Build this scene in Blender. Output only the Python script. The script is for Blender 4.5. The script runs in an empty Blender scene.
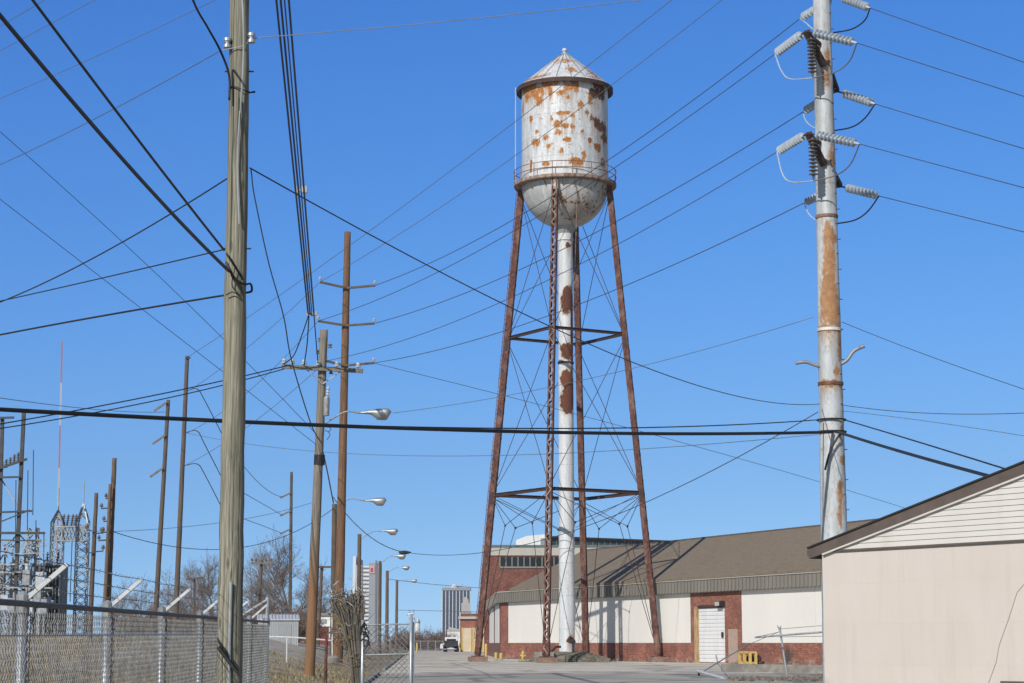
import bpy, math, random
from mathutils import Vector as V, Matrix
R = random.Random(7)
sc = bpy.context.scene
COL = sc.collection
F = 2000.0
HZ = 643.0
CAM = V((0, 0, 1.5))
PITCH = math.atan((HZ - 341.5) / F)
CP, SP = math.cos(PITCH), math.sin(PITCH)

# ------------------------------------------------------------------ helpers
def ray(px, py):
    x = (px - 512) / F; y = (341.5 - py) / F
    return V((x, CP - y * SP, SP + y * CP))
def P(px, py, Y):
    d = ray(px, py)
    return CAM + d * (Y / d.y)
def proj(p):
    q = p - CAM
    z = q.y * CP + q.z * SP
    return 512 + F * q.x / z, 341.5 - F * (q.z * CP - q.y * SP) / z
def XG(px, Y):            # x of a column of the picture at ground level
    return P(px, HZ + 8, Y).x
def hit(px, py, o, n):    # ray against a plane
    d = ray(px, py)
    return CAM + d * ((o - CAM).dot(n) / d.dot(n))
def ss(a, b, x):
    t = max(0.0, min(1.0, (x - a) / (b - a)))
    return t * t * (3 - 2 * t)
def gz(x, y):
    u = -(x + 2 + .0455 * y)
    return 1.9 * ss(35, 110, y) * ss(0, 11, u)

class MB:
    def __init__(s):
        s.v = []; s.f = []; s.uv = None
    def add(s, vs, fs):
        n = len(s.v)
        s.v += [tuple(a) for a in vs]
        s.f += [tuple(i + n for i in f) for f in fs]
        return s
    def box(s, x0, x1, y0, y1, z0, z1, M=None):
        vs = [V((x, y, z)) for z in (z0, z1) for y in (y0, y1) for x in (x0, x1)]
        if M: vs = [M @ v for v in vs]
        return s.add(vs, [(0, 2, 3, 1), (4, 5, 7, 6), (0, 1, 5, 4), (2, 6, 7, 3), (0, 4, 6, 2), (1, 3, 7, 5)])
    def beam(s, a, b, w, h, side=None):
        a, b = V(a), V(b)
        e = (b - a).normalized()
        if side is None: side = V((0, 0, 1)) if abs(e.z) < .9 else V((1, 0, 0))
        t = (side - e * side.dot(e)).normalized(); u = e.cross(t)
        vs = []
        for p in (a, b):
            for i, j in ((-1, -1), (1, -1), (1, 1), (-1, 1)):
                vs.append(p + t * (i * w / 2) + u * (j * h / 2))
        return s.add(vs, [(3, 2, 1, 0), (4, 5, 6, 7), (0, 1, 5, 4), (1, 2, 6, 5), (2, 3, 7, 6), (3, 0, 4, 7)])
    def tube(s, pts, r, n=6, cap=True):
        pts = [V(p) for p in pts]
        rs = r if isinstance(r, (list, tuple)) else [r] * len(pts)
        m = len(pts); t0 = (pts[1] - pts[0]).normalized()
        ref = V((0, 0, 1)) if abs(t0.z) < .9 else V((1, 0, 0))
        u = t0.cross(ref).normalized(); vs = []
        for i, p in enumerate(pts):
            t = (pts[min(i + 1, m - 1)] - pts[max(i - 1, 0)]).normalized()
            u = (u - t * u.dot(t)).normalized(); w = t.cross(u)
            for k in range(n):
                a = 2 * math.pi * k / n
                vs.append(p + (u * math.cos(a) + w * math.sin(a)) * rs[i])
        fs = [(i * n + k, i * n + (k + 1) % n, (i + 1) * n + (k + 1) % n, (i + 1) * n + k) for i in range(m - 1) for k in range(n)]
        if cap:
            fs += [tuple(range(n - 1, -1, -1)), tuple((m - 1) * n + k for k in range(n))]
        return s.add(vs, fs)
    def lathe(s, prof, o=(0, 0, 0), n=24, axis=None, uv=False, caps=True):
        o = V(o)
        M = Matrix.Identity(3)
        if axis is not None: M = V((0, 0, 1)).rotation_difference(V(axis).normalized()).to_matrix()
        vs = []
        for r, z in prof:
            for k in range(n):
                a = 2 * math.pi * k / n
                vs.append(o + M @ V((r * math.cos(a), r * math.sin(a), z)))
        m = len(prof)
        fs = [(i * n + k, i * n + (k + 1) % n, (i + 1) * n + (k + 1) % n, (i + 1) * n + k) for i in range(m - 1) for k in range(n)]
        if caps:
            fs += [tuple(range(n - 1, -1, -1)), tuple((m - 1) * n + k for k in range(n))]
        return s.add(vs, fs)
    def poly(s, pts, th):     # polygon extruded along a vector
        n = len(pts); th = V(th)
        vs = [V(p) for p in pts] + [V(p) + th for p in pts]
        return s.add(vs, [tuple(range(n - 1, -1, -1)), tuple(range(n, 2 * n))] + [(i, (i + 1) % n, n + (i + 1) % n, n + i) for i in range(n)])
    def build(s, name, mat, parent=None, smooth=False, world=False):
        off = parent.location if (world and parent) else V((0, 0, 0))
        me = bpy.data.meshes.new(name)
        vs = [tuple(V(v) - off) for v in s.v] if off.length else s.v
        me.from_pydata(vs, [], s.f); me.update()
        if smooth: me.shade_smooth()
        ob = bpy.data.objects.new(name, me); COL.objects.link(ob)
        if mat: me.materials.append(mat)
        if parent: ob.parent = parent
        return ob
def fixn(ob):
    import bmesh
    bm = bmesh.new(); bm.from_mesh(ob.data); bmesh.ops.recalc_face_normals(bm, faces=bm.faces); bm.to_mesh(ob.data); bm.free()
    return ob
def tag(o, label=None, cat=None, group=None, kind=None):
    if label: o['label'] = label
    if cat: o['category'] = cat
    if group: o['group'] = group
    if kind: o['kind'] = kind
    return o
def thing(name, label, cat, loc=(0, 0, 0), rz=0, group=None):
    o = bpy.data.objects.new(name, None); COL.objects.link(o)
    o.location = loc; o.rotation_euler = (0, 0, rz); o.empty_display_size = .3
    return tag(o, label, cat, group)
def kids(o): return [c for c in bpy.data.objects if c.parent == o]
def dup(root, loc, rz, label, group=None, scale=1):
    def cp(o, par):
        c = o.copy(); COL.objects.link(c)
        if par: c.parent = par
        for ch in kids(o): cp(ch, c)
        return c
    r = cp(root, None); r.location = loc; r.rotation_euler = (0, 0, rz); r.scale = (scale,) * 3
    r['label'] = label
    if group: r['group'] = group
    return r
def catmull(pts, k=8):
    pts = [V(p) for p in pts]
    q = [pts[0] * 2 - pts[1]] + pts + [pts[-1] * 2 - pts[-2]]
    out = []
    for i in range(1, len(q) - 2):
        a, b, c, d = q[i - 1:i + 3]
        for j in range(k):
            t = j / k
            out.append(.5 * ((2 * b) + (c - a) * t + (2 * a - 5 * b + 4 * c - d) * t * t + (3 * b - a - 3 * c + d) * t ** 3))
    return out + [pts[-1]]

# ------------------------------------------------------------------ materials
def nt(name):
    m = bpy.data.materials.new(name); m.use_nodes = True
    t = m.node_tree; b = t.nodes['Principled BSDF']
    return m, t, b
def N(t, kind, **kw):
    n = t.nodes.new(kind)
    for k, v in kw.items():
        if k in n.inputs: n.inputs[k].default_value = v
        else: setattr(n, k, v)
    return n
def ramp(t, src, stops):
    r = t.nodes.new('ShaderNodeValToRGB')
    el = r.color_ramp.elements
    while len(el) < len(stops): el.new(.5)
    for e, (p, c) in zip(el, stops):
        e.position = p
        e.color = (c, c, c, 1) if isinstance(c, (int, float)) else (*c, 1)
    t.links.new(src, r.inputs[0])
    return r.outputs[0]
def coords(t, scale=(1, 1, 1), kind='Object', loc=(0, 0, 0)):
    c = t.nodes.new('ShaderNodeTexCoord'); m = t.nodes.new('ShaderNodeMapping')
    m.inputs['Scale'].default_value = scale; m.inputs['Location'].default_value = loc
    t.links.new(c.outputs[kind], m.inputs[0])
    return m.outputs[0]
def noise(t, vec, scale, detail=5, rough=.6, dist=0):
    n = N(t, 'ShaderNodeTexNoise', Scale=scale, Detail=detail, Roughness=rough, Distortion=dist)
    t.links.new(vec, n.inputs['Vector'])
    return n.outputs[0]
def mixc(t, fac, a, b, mode='MIX'):
    m = t.nodes.new('ShaderNodeMix'); m.data_type = 'RGBA'; m.blend_type = mode
    for s, i in ((fac, 0), (a, 6), (b, 7)):
        if isinstance(s, (int, float)): m.inputs[i].default_value = s
        elif isinstance(s, tuple): m.inputs[i].default_value = (*s, 1)
        else: t.links.new(s, m.inputs[i])
    return m.outputs[2]
def math_(t, op, a, b=0.0, c=None):
    m = t.nodes.new('ShaderNodeMath'); m.operation = op
    for i, s in enumerate((a, b) if c is None else (a, b, c)):
        if isinstance(s, (int, float)): m.inputs[i].default_value = s
        else: t.links.new(s, m.inputs[i])
    return m.outputs[0]
def bump(t, b, h, strength=.3, dist=.02):
    n = N(t, 'ShaderNodeBump', Strength=strength, Distance=dist)
    t.links.new(h, n.inputs['Height']); t.links.new(n.outputs[0], b.inputs['Normal'])
def mat(name, c1, c2=None, scale=3, stretch=(1, 1, 1), rough=.7, metal=0, bmp=0, lo=.35, hi=.65, detail=6, c3=None):
    m, t, b = nt(name)
    c2 = c2 or tuple(x * .8 for x in c1)
    v = coords(t, stretch)
    n = noise(t, v, scale, detail)
    col = ramp(t, n, [(lo, c2), (hi, c1)])
    if c3:
        n2 = noise(t, v, scale * .23, 4)
        col = mixc(t, ramp(t, n2, [(.5, 0), (.68, 1)]), col, c3)
    t.links.new(col, b.inputs['Base Color'])
    b.inputs['Roughness'].default_value = rough; b.inputs['Metallic'].default_value = metal
    if bmp: bump(t, b, n, bmp)
    return m

def wood(name, c1, c2, dark, crack=.5, c3=None, z3=(2, 5)):
    m, t, b = nt(name)
    v = coords(t, (24, 24, .5)); v2 = coords(t, (1, 1, .25))
    n = noise(t, v, 1.6, 8, .65); n2 = noise(t, v2, 3, 4)
    col = mixc(t, ramp(t, n, [(.4, 0), (.62, 1)]), c2, c1)
    col = mixc(t, ramp(t, n2, [(.45, 0), (.7, .6)]), col, dark)
    vc = coords(t, (30, 30, .28), loc=(3, 1, 5))
    nc = noise(t, vc, 1.5, 3, .5)
    ck = ramp(t, nc, [(.37, 1), (.43, 0)])
    nf = noise(t, coords(t, (70, 70, 1.2)), 1.4, 4, .7)
    col = mixc(t, math_(t, 'MULTIPLY', ck, crack), col, tuple(x * .3 for x in dark))
    col = mixc(t, ramp(t, nf, [(.42, .55), (.56, 0)]), col, tuple(x * .55 for x in dark))
    # knots
    kv = coords(t, (5, 5, 1.6)); vo = N(t, 'ShaderNodeTexVoronoi', Scale=1.0); t.links.new(kv, vo.inputs['Vector'])
    kn = ramp(t, vo.outputs['Distance'], [(.07, 1), (.13, 0)])
    col = mixc(t, math_(t, 'MULTIPLY', kn, .7), col, tuple(x * .35 for x in dark))
    if c3:
        s = t.nodes.new('ShaderNodeSeparateXYZ'); c = t.nodes.new('ShaderNodeTexCoord'); t.links.new(c.outputs['Object'], s.inputs[0])
        zz = math_(t, 'ADD', s.outputs[2], math_(t, 'MULTIPLY', n2, 1.5))
        mr = N(t, 'ShaderNodeMapRange'); t.links.new(zz, mr.inputs[0])
        mr.inputs[1].default_value = z3[0]; mr.inputs[2].default_value = z3[1]; mr.inputs[3].default_value = 1; mr.inputs[4].default_value = 0
        col = mixc(t, mr.outputs[0], col, mixc(t, ramp(t, n, [(.3, 0), (.7, 1)]), tuple(x * .6 for x in c3), c3))
    t.links.new(col, b.inputs['Base Color']); b.inputs['Roughness'].default_value = .9
    h = math_(t, 'SUBTRACT', n, ck)
    bump(t, b, h, .5, .012)
    return m

M = {}
M['wood_near'] = wood('weathered green wood', (.40, .385, .31), (.20, .195, .15), (.14, .14, .105), 1.0)
M['wood_grey'] = wood('grey pole wood', (.33, .29, .235), (.2, .18, .15), (.16, .14, .115), .5, (.27, .15, .075), (4.2, 7.2))
M['wood_brown'] = wood('brown pole wood', (.30, .165, .085), (.17, .09, .048), (.11, .065, .04), .8)
M['wood_dark'] = wood('dark pole wood', (.19, .145, .105), (.11, .085, .065), (.075, .06, .05), .5)
M['wood_tan'] = wood('tan pole wood', (.24, .165, .105), (.14, .10, .07), (.09, .07, .055), .5)
M['crossarm'] = wood('crossarm wood', (.30, .27, .23), (.17, .155, .13), (.12, .11, .09), .4)
M['rust'] = mat('rusted steel', (.20, .075, .042), (.085, .032, .02), 2.2, rough=.85, bmp=.3, c3=(.30, .235, .20))
M['rust_leg'] = mat('rusted leg steel', (.15, .057, .038), (.042, .02, .018), 7, (1, 1, .5), rough=.85, bmp=.6, lo=.38, hi=.62, detail=9, c3=(.20, .12, .095))
M['rust_pale'] = mat('rusted steel with old paint', (.36, .29, .25), (.13, .055, .035), 4, (1, 1, .6), rough=.85, bmp=.2)
M['rust_dark'] = mat('dark rusted steel', (.075, .038, .03), (.035, .022, .02), 3, rough=.8)
M['galv'] = mat('galvanised steel', (.50, .54, .57), (.36, .39, .42), 6, rough=.45, metal=.6)
M['galv_dull'] = mat('dull galvanised steel', (.34, .36, .38), (.2, .215, .23), 5, rough=.6, metal=.35)
M['wire_mesh'] = mat('fence wire', (.33, .34, .34), (.15, .155, .16), 9, rough=.55, metal=.3)
M['rail_dark'] = mat('dull dark rail', (.13, .135, .14), (.07, .072, .078), 14, rough=.7)
M['arm_pale'] = mat('pale painted steel', (.58, .61, .62), (.42, .45, .47), 6, rough=.5)
M['black'] = mat('black rubber', (.018, .018, .02), (.011, .011, .012), 6, rough=.6)
M['wire'] = mat('dark weathered wire', (.06, .062, .066), (.035, .036, .04), 2, rough=.6)
M['wire_grey'] = mat('grey wire', (.19, .2, .215), (.12, .125, .135), 2, rough=.5, metal=.3)
M['wire_silver'] = mat('silver wire', (.55, .57, .6), (.4, .42, .44), 2, rough=.4, metal=.4)
M['porcelain'] = mat('grey porcelain', (.47, .54, .61), (.34, .39, .44), 4, rough=.3)
M['porcelain_dark'] = mat('brown grey porcelain', (.17, .155, .15), (.10, .095, .09), 4, rough=.3)
M['lattice'] = mat('lattice steel', (.40, .42, .42), (.22, .235, .24), 4, rough=.55, metal=.3)
M['lattice_dark'] = mat('dark frame steel', (.05, .05, .053), (.025, .025, .027), 4, rough=.6)
M['transformer'] = mat('transformer paint', (.10, .125, .15), (.07, .085, .10), 3, rough=.5)
M['concrete'] = mat('old concrete', (.30, .285, .255), (.19, .18, .16), 2.5, rough=.95, bmp=.3, c3=(.15, .14, .125))
M['trim'] = mat('brown trim', (.135, .105, .09), (.105, .082, .07), 3, rough=.5)
M['white_pipe'] = mat('white painted pipe', (.66, .67, .66), (.45, .46, .46), 3, rough=.5)
M['yellow'] = mat('worn yellow paint', (.60, .45, .13), (.42, .31, .12), 5, rough=.6)
M['dark_metal'] = mat('dark metal', (.03, .03, .03), (.02, .02, .02), 3, rough=.6)
M['glass_dark'] = mat('dark glazing', (.022, .03, .034), (.012, .018, .02), .6, rough=.2)
M['mound'] = mat('mossy rubble concrete', (.20, .185, .145), (.10, .095, .07), 3, rough=.95, bmp=.6)

def panel_mat(name, c, stain=.12, sc=.35):
    m, t, b = nt(name)
    n = noise(t, coords(t, (1, 1, .35)), sc, 6); n2 = noise(t, coords(t, (1, 1, .08)), 2.2, 5)
    col = mixc(t, ramp(t, n, [(.35, stain), (.65, 0)]), c, tuple(x * .62 for x in c))
    col = mixc(t, ramp(t, n2, [(.55, 0), (.75, stain)]), col, (c[0] * .55, c[1] * .52, c[2] * .47))
    t.links.new(col, b.inputs['Base Color']); b.inputs['Roughness'].default_value = .6
    return m
M['panel'] = panel_mat('off white wall panel', (.78, .765, .72))
M['white'] = panel_mat('white paint', (.76, .77, .78), .3, .8)
M['fascia'] = panel_mat('grey metal fascia', (.235, .22, .19), .35)
M['fascia_light'] = panel_mat('pale metal fascia', (.45, .44, .40), .3)
M['stucco'] = None
def stucco():
    m, t, b = nt('beige stucco')
    v = coords(t); n = noise(t, v, 60, 3); n2 = noise(t, v, .9, 5); n3 = noise(t, coords(t, (1, 1, .3)), 2.3, 4)
    col = mixc(t, ramp(t, n2, [(.4, 0), (.62, 1)]), (.63, .57, .515), (.64, .585, .545))
    col = mixc(t, ramp(t, n3, [(.45, 0), (.75, .35)]), col, (.575, .52, .475))
    cb = t.nodes.new('ShaderNodeCombineXYZ'); s = t.nodes.new('ShaderNodeSeparateXYZ'); t.links.new(v, s.inputs[0])
    wob = math_(t, 'MULTIPLY', noise(t, v, 3, 3), .12)
    t.links.new(math_(t, 'ADD', s.outputs[0], wob), cb.inputs[0]); t.links.new(math_(t, 'ADD', s.outputs[2], wob), cb.inputs[1])
    br = N(t, 'ShaderNodeTexBrick', Scale=1.0); t.links.new(cb.outputs[0], br.inputs['Vector'])
    br.inputs['Color1'].default_value = (1, 1, 1, 1); br.inputs['Color2'].default_value = (.975, .975, .98, 1); br.inputs['Mortar'].default_value = (.965, .96, .955, 1)
    br.inputs['Mortar Size'].default_value = .012; br.inputs['Brick Width'].default_value = 1.3; br.inputs['Row Height'].default_value = .62
    col = mixc(t, 1.0, col, br.outputs[0], 'MULTIPLY')
    n6 = noise(t, coords(t, (3, 3, .25)), 1.6, 6, .7)
    col = mixc(t, ramp(t, n6, [(.52, 0), (.72, .35)]), col, (.47, .415, .36))
    col = mixc(t, ramp(t, n, [(.3, .3), (.6, 0)]), col, (.42, .37, .31))
    t.links.new(col, b.inputs['Base Color']); b.inputs['Roughness'].default_value = .95
    bump(t, b, math_(t, 'ADD', n, math_(t, 'MULTIPLY', n2, 2)), .25, .008)
    return m
M['stucco'] = stucco()
M['siding'] = panel_mat('white vinyl siding', (.64, .625, .59), .22, .9)

def brick_mat(name, c1, c2, mortar):
    m, t, b = nt(name)
    # wall faces lie along local x: u = x + y, v = z
    c = t.nodes.new('ShaderNodeTexCoord'); s = t.nodes.new('ShaderNodeSeparateXYZ'); t.links.new(c.outputs['Object'], s.inputs[0])
    cb = t.nodes.new('ShaderNodeCombineXYZ')
    t.links.new(math_(t, 'ADD', s.outputs[0], s.outputs[1]), cb.inputs[0]); t.links.new(s.outputs[2], cb.inputs[1])
    br = N(t, 'ShaderNodeTexBrick', Scale=1.0)
    br.inputs['Color1'].default_value = (*c1, 1); br.inputs['Color2'].default_value = (*c2, 1); br.inputs['Mortar'].default_value = (*mortar, 1)
    br.inputs['Mortar Size'].default_value = .012; br.inputs['Brick Width'].default_value = .4; br.inputs['Row Height'].default_value = .13
    t.links.new(cb.outputs[0], br.inputs['Vector'])
    n = noise(t, coords(t), .6, 6); n2 = noise(t, coords(t, (1, 1, 2)), 3.5, 4)
    col = mixc(t, ramp(t, n, [(.4, .55), (.62, 0)]), br.outputs[0], tuple(x * .55 for x in c2))
    col = mixc(t, ramp(t, n2, [(.52, 0), (.72, .6)]), col, (.38, .27, .225))
    s2 = t.nodes.new('ShaderNodeMapRange'); t.links.new(s.outputs[2], s2.inputs[0]); s2.inputs[1].default_value = 0; s2.inputs[2].default_value = .7; s2.inputs[3].default_value = .75; s2.inputs[4].default_value = 0
    n9 = noise(t, coords(t, (.5, .5, 1)), 2.0, 7, .75)
    col = mixc(t, math_(t, 'MULTIPLY', s2.outputs[0], ramp(t, n9, [(.5, 0), (.6, 1)])), col, (.45, .39, .33))
    t.links.new(col, b.inputs['Base Color']); b.inputs['Roughness'].default_value = .9
    return m
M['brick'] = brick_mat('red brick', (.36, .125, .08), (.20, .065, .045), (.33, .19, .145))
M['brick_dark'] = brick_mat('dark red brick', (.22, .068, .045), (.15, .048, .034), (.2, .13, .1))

def shingle():
    m, t, b = nt('brown shingles')
    v = coords(t, (1, 1, 1))
    n = noise(t, coords(t, (.35, 3, 3)), 2.5, 6, .7); n2 = noise(t, v, .25, 4); n3 = noise(t, v, 6, 3)
    col = mixc(t, ramp(t, n, [(.3, 0), (.7, 1)]), (.15, .118, .08), (.27, .215, .15))
    col = mixc(t, ramp(t, n2, [(.4, 0), (.7, .5)]), col, (.20, .165, .12))
    col = mixc(t, ramp(t, n3, [(.35, .4), (.55, 0)]), col, (.09, .072, .05))
    t.links.new(col, b.inputs['Base Color']); b.inputs['Roughness'].default_value = .95
    bump(t, b, n, .4, .03)
    return m
M['shingle'] = shingle()

def rust_paint(name, paint, dirt, seam_w=2.6, seam_h=1.75, amount=0.0, soft=.04, r1=(.12, .042, .02), r2=(.46, .19, .05), stain=(.44, .31, .20), speck=.62, amp=1.0):
    """white paint over steel; the rust patches come from the mesh's 'rust' attribute broken up by noise"""
    m, t, b = nt(name)
    v = coords(t)
    at = t.nodes.new('ShaderNodeAttribute'); at.attribute_name = 'rust'
    n1 = noise(t, v, 1.9, 7, .68, .3); n2 = noise(t, v, 7, 5); n3 = noise(t, coords(t, (1, 1, .12)), 2.5, 6)
    f = math_(t, 'ADD', at.outputs['Fac'], math_(t, 'MULTIPLY', math_(t, 'SUBTRACT', n1, .5), 1.5 * amp))
    n4 = noise(t, coords(t, (1, 1, .55)), 4.5, 8, .75, .6)
    f = math_(t, 'ADD', f, math_(t, 'MULTIPLY', math_(t, 'SUBTRACT', n4, .5), 2.6 * amp))
    f = math_(t, 'ADD', f, amount)
    mask = ramp(t, f, [(.5 - soft, 0), (.5 + soft, 1)])
    halo = ramp(t, f, [(.2, 0), (.5, .65)])
    uv = t.nodes.new('ShaderNodeUVMap')
    br = N(t, 'ShaderNodeTexBrick', Scale=1.0); t.links.new(uv.outputs[0], br.inputs['Vector'])
    br.inputs['Color1'].default_value = (1, 1, 1, 1); br.inputs['Color2'].default_value = (.91, .915, .92, 1); br.inputs['Mortar'].default_value = (.66, .66, .66, 1)
    br.inputs['Mortar Size'].default_value = .025; br.inputs['Brick Width'].default_value = seam_w; br.inputs['Row Height'].default_value = seam_h
    col = mixc(t, ramp(t, n3, [(.36, 0), (.64, 1)]), paint, dirt)
    n5 = noise(t, coords(t, (1, 1, .3)), 9, 6, .7)
    col = mixc(t, ramp(t, n5, [(.5, 0), (.68, .55)]), col, tuple(x * .62 for x in dirt))
    col = mixc(t, ramp(t, n2, [(.55, 0), (.75, .5)]), col, tuple(x * .7 for x in dirt))
    col = mixc(t, .8, col, br.outputs[0], 'MULTIPLY')
    # drips below patches
    at2 = t.nodes.new('ShaderNodeAttribute'); at2.attribute_name = 'drip'
    dr = math_(t, 'MULTIPLY', at2.outputs['Fac'], ramp(t, noise(t, coords(t, (1, 1, .05)), 5, 4), [(.38, 0), (.56, 1)]))
    col = mixc(t, math_(t, 'MULTIPLY', dr, .8), col, (.30, .17, .09))
    rustc = mixc(t, ramp(t, n2, [(.3, 0), (.7, 1)]), r1, r2)
    at3 = t.nodes.new('ShaderNodeAttribute'); at3.attribute_name = 'dark'
    rustc = mixc(t, at3.outputs['Fac'], rustc, (.055, .026, .02))
    col = mixc(t, halo, col, stain)
    col = mixc(t, mask, col, rustc)
    sp = noise(t, v, 3.2, 8, .75)
    col = mixc(t, ramp(t, sp, [(speck, 0), (speck + .03, .85)]), col, (.17, .09, .06))
    t.links.new(col, b.inputs['Base Color'])
    t.links.new(mixc(t, mask, (.5, .5, .5), (.9, .9, .9)), b.inputs['Roughness'])
    bump(t, b, math_(t, 'SUBTRACT', math_(t, 'MULTIPLY', n2, .25), mask), .35, .02)
    return m
M['tank'] = rust_paint('tank paint', (.70, .735, .77), (.50, .525, .545), r1=(.15, .05, .02), r2=(.60, .25, .05), speck=.60, amp=1.15)
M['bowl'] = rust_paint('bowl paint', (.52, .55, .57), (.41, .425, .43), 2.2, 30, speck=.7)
M['riser'] = rust_paint('riser paint', (.68, .71, .74), (.52, .55, .57), 50, 2.6, -.0, r1=(.085, .028, .017), r2=(.21, .075, .032), speck=.7, amp=.5)
M['steelpole'] = rust_paint('steel pole paint', (.58, .63, .67), (.38, .40, .41), 50, 4.2, .04, soft=.16, r1=(.27, .14, .07), r2=(.42, .235, .115), stain=(.42, .33, .24), speck=.66)

def ground_mat():
    m, t, b = nt('rough ground')
    v = coords(t); n = noise(t, v, .06, 6); n2 = noise(t, v, 2.2, 6, .7); n3 = noise(t, v, .4, 5)
    grass = mixc(t, ramp(t, n3, [(.4, 0), (.62, 1)]), (.21, .175, .105), (.32, .255, .165))
    gravel = mixc(t, ramp(t, n2, [(.3, 0), (.7, 1)]), (.26, .235, .195), (.52, .48, .42))
    s = t.nodes.new('ShaderNodeSeparateXYZ'); c = t.nodes.new('ShaderNodeTexCoord'); t.links.new(c.outputs['Object'], s.inputs[0])
    h = math_(t, 'ADD', math_(t, 'MULTIPLY', s.outputs[2], .7), math_(t, 'MULTIPLY', math_(t, 'SUBTRACT', n3, .5), 1.6))
    f = ramp(t, h, [(.28, 0), (.6, 1)])
    col = mixc(t, f, grass, gravel)
    col = mixc(t, ramp(t, n2, [(.3, .5), (.55, 0)]), col, (.08, .066, .045))
    t.links.new(col, b.inputs['Base Color']); b.inputs['Roughness'].default_value = 1
    bump(t, b, n2, .8, .08)
    return m
M['ground'] = ground_mat()
def pave_mat(name, c1, c2, dark, cracks=.6, stretch=(.35, 1, 1)):
    m, t, b = nt(name)
    v = coords(t, stretch); vv = coords(t)
    n = noise(t, v, .16, 7, .65); n2 = noise(t, vv, 9, 4); n3 = noise(t, v, .5, 5)
    col = mixc(t, ramp(t, n, [(.35, 0), (.65, 1)]), c2, c1)
    col = mixc(t, ramp(t, n3, [(.54, 0), (.62, .85)]), col, dark)
    n7 = noise(t, coords(t, (.05, .35, 1)), 1.0, 6, .7)
    col = mixc(t, ramp(t, n7, [(.58, 0), (.66, .75)]), col, tuple(x * .55 for x in dark))
    col = mixc(t, ramp(t, n2, [(.3, .35), (.6, 0)]), col, dark)
    vo = N(t, 'ShaderNodeTexVoronoi', Scale=.12, feature='DISTANCE_TO_EDGE')
    dv = t.nodes.new('ShaderNodeVectorMath'); dv.operation = 'ADD'
    nn = N(t, 'ShaderNodeTexNoise', Scale=.5, Detail=5); t.links.new(vv, nn.inputs['Vector'])
    sc_ = t.nodes.new('ShaderNodeVectorMath'); sc_.operation = 'SCALE'; sc_.inputs['Scale'].default_value = 3; t.links.new(nn.outputs[1], sc_.inputs[0])
    t.links.new(vv, dv.inputs[0]); t.links.new(sc_.outputs[0], dv.inputs[1]); t.links.new(dv.outputs[0], vo.inputs['Vector'])
    col = mixc(t, math_(t, 'MULTIPLY', ramp(t, vo.outputs['Distance'], [(.02, 1), (.045, 0)]), cracks), col, tuple(x * .3 for x in dark))
    t.links.new(col, b.inputs['Base Color']); b.inputs['Roughness'].default_value = .95
    bump(t, b, n2, .2, .01)
    return m
M['lot'] = pave_mat('worn concrete lot', (.68, .625, .53), (.54, .495, .42), (.34, .315, .27))
M['asphalt'] = pave_mat('worn asphalt', (.46, .43, .375), (.32, .30, .26), (.18, .168, .145))

# ------------------------------------------------------------------ world, sun, camera
SUNV = V((.45, .89, 0)).normalized(); EL = math.radians(33)
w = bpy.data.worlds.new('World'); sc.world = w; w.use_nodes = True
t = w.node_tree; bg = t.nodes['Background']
sky = t.nodes.new('ShaderNodeTexSky'); sky.sky_type = 'NISHITA'; sky.sun_disc = False
sky.sun_elevation = EL; sky.sun_rotation = math.atan2(-SUNV.x, -SUNV.y)
sky.air_density = 1.0; sky.dust_density = .2; sky.ozone_density = 4.0; sky.altitude = 200
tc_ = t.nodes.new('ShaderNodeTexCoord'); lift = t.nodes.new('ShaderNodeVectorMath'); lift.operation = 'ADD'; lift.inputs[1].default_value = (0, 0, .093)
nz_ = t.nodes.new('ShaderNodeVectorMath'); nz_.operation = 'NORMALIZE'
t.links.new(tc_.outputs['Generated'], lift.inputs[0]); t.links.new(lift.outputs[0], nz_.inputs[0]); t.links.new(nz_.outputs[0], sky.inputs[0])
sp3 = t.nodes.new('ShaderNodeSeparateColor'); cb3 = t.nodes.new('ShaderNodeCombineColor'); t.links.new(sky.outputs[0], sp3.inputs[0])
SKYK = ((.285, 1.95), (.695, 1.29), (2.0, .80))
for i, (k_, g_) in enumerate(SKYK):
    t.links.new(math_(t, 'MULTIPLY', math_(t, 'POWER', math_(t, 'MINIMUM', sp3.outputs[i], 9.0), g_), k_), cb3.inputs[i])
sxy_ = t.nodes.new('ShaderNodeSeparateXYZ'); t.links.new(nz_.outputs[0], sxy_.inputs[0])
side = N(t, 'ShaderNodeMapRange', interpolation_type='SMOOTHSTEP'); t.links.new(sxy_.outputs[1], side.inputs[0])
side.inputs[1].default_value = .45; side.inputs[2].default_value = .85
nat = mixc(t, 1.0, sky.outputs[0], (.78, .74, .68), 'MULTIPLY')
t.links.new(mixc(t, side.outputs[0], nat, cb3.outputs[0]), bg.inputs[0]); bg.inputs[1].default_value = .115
sl = bpy.data.lights.new('sun', 'SUN'); sl.energy = 4.4; sl.angle = math.radians(.53); sl.color = (1, .94, .86)
so = bpy.data.objects.new('sun', sl); COL.objects.link(so)
dirv = V((SUNV.x * math.cos(EL), SUNV.y * math.cos(EL), -math.sin(EL)))
so.rotation_euler = dirv.to_track_quat('-Z', 'Y').to_euler(); so.location = (-40, -60, 80)
cd = bpy.data.cameras.new('camera'); cam = bpy.data.objects.new('camera', cd); COL.objects.link(cam)
cam.location = CAM; cam.rotation_euler = (math.pi / 2 + PITCH, 0, 0)
cd.sensor_width = 36; cd.lens = 36 * F / 1024; cd.clip_end = 12000; cd.clip_start = .1
sc.camera = cam
sc.view_settings.view_transform = 'Standard'; sc.view_settings.look = 'None'
sc.view_settings.exposure = 0.0; sc.view_settings.gamma = 1

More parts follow.
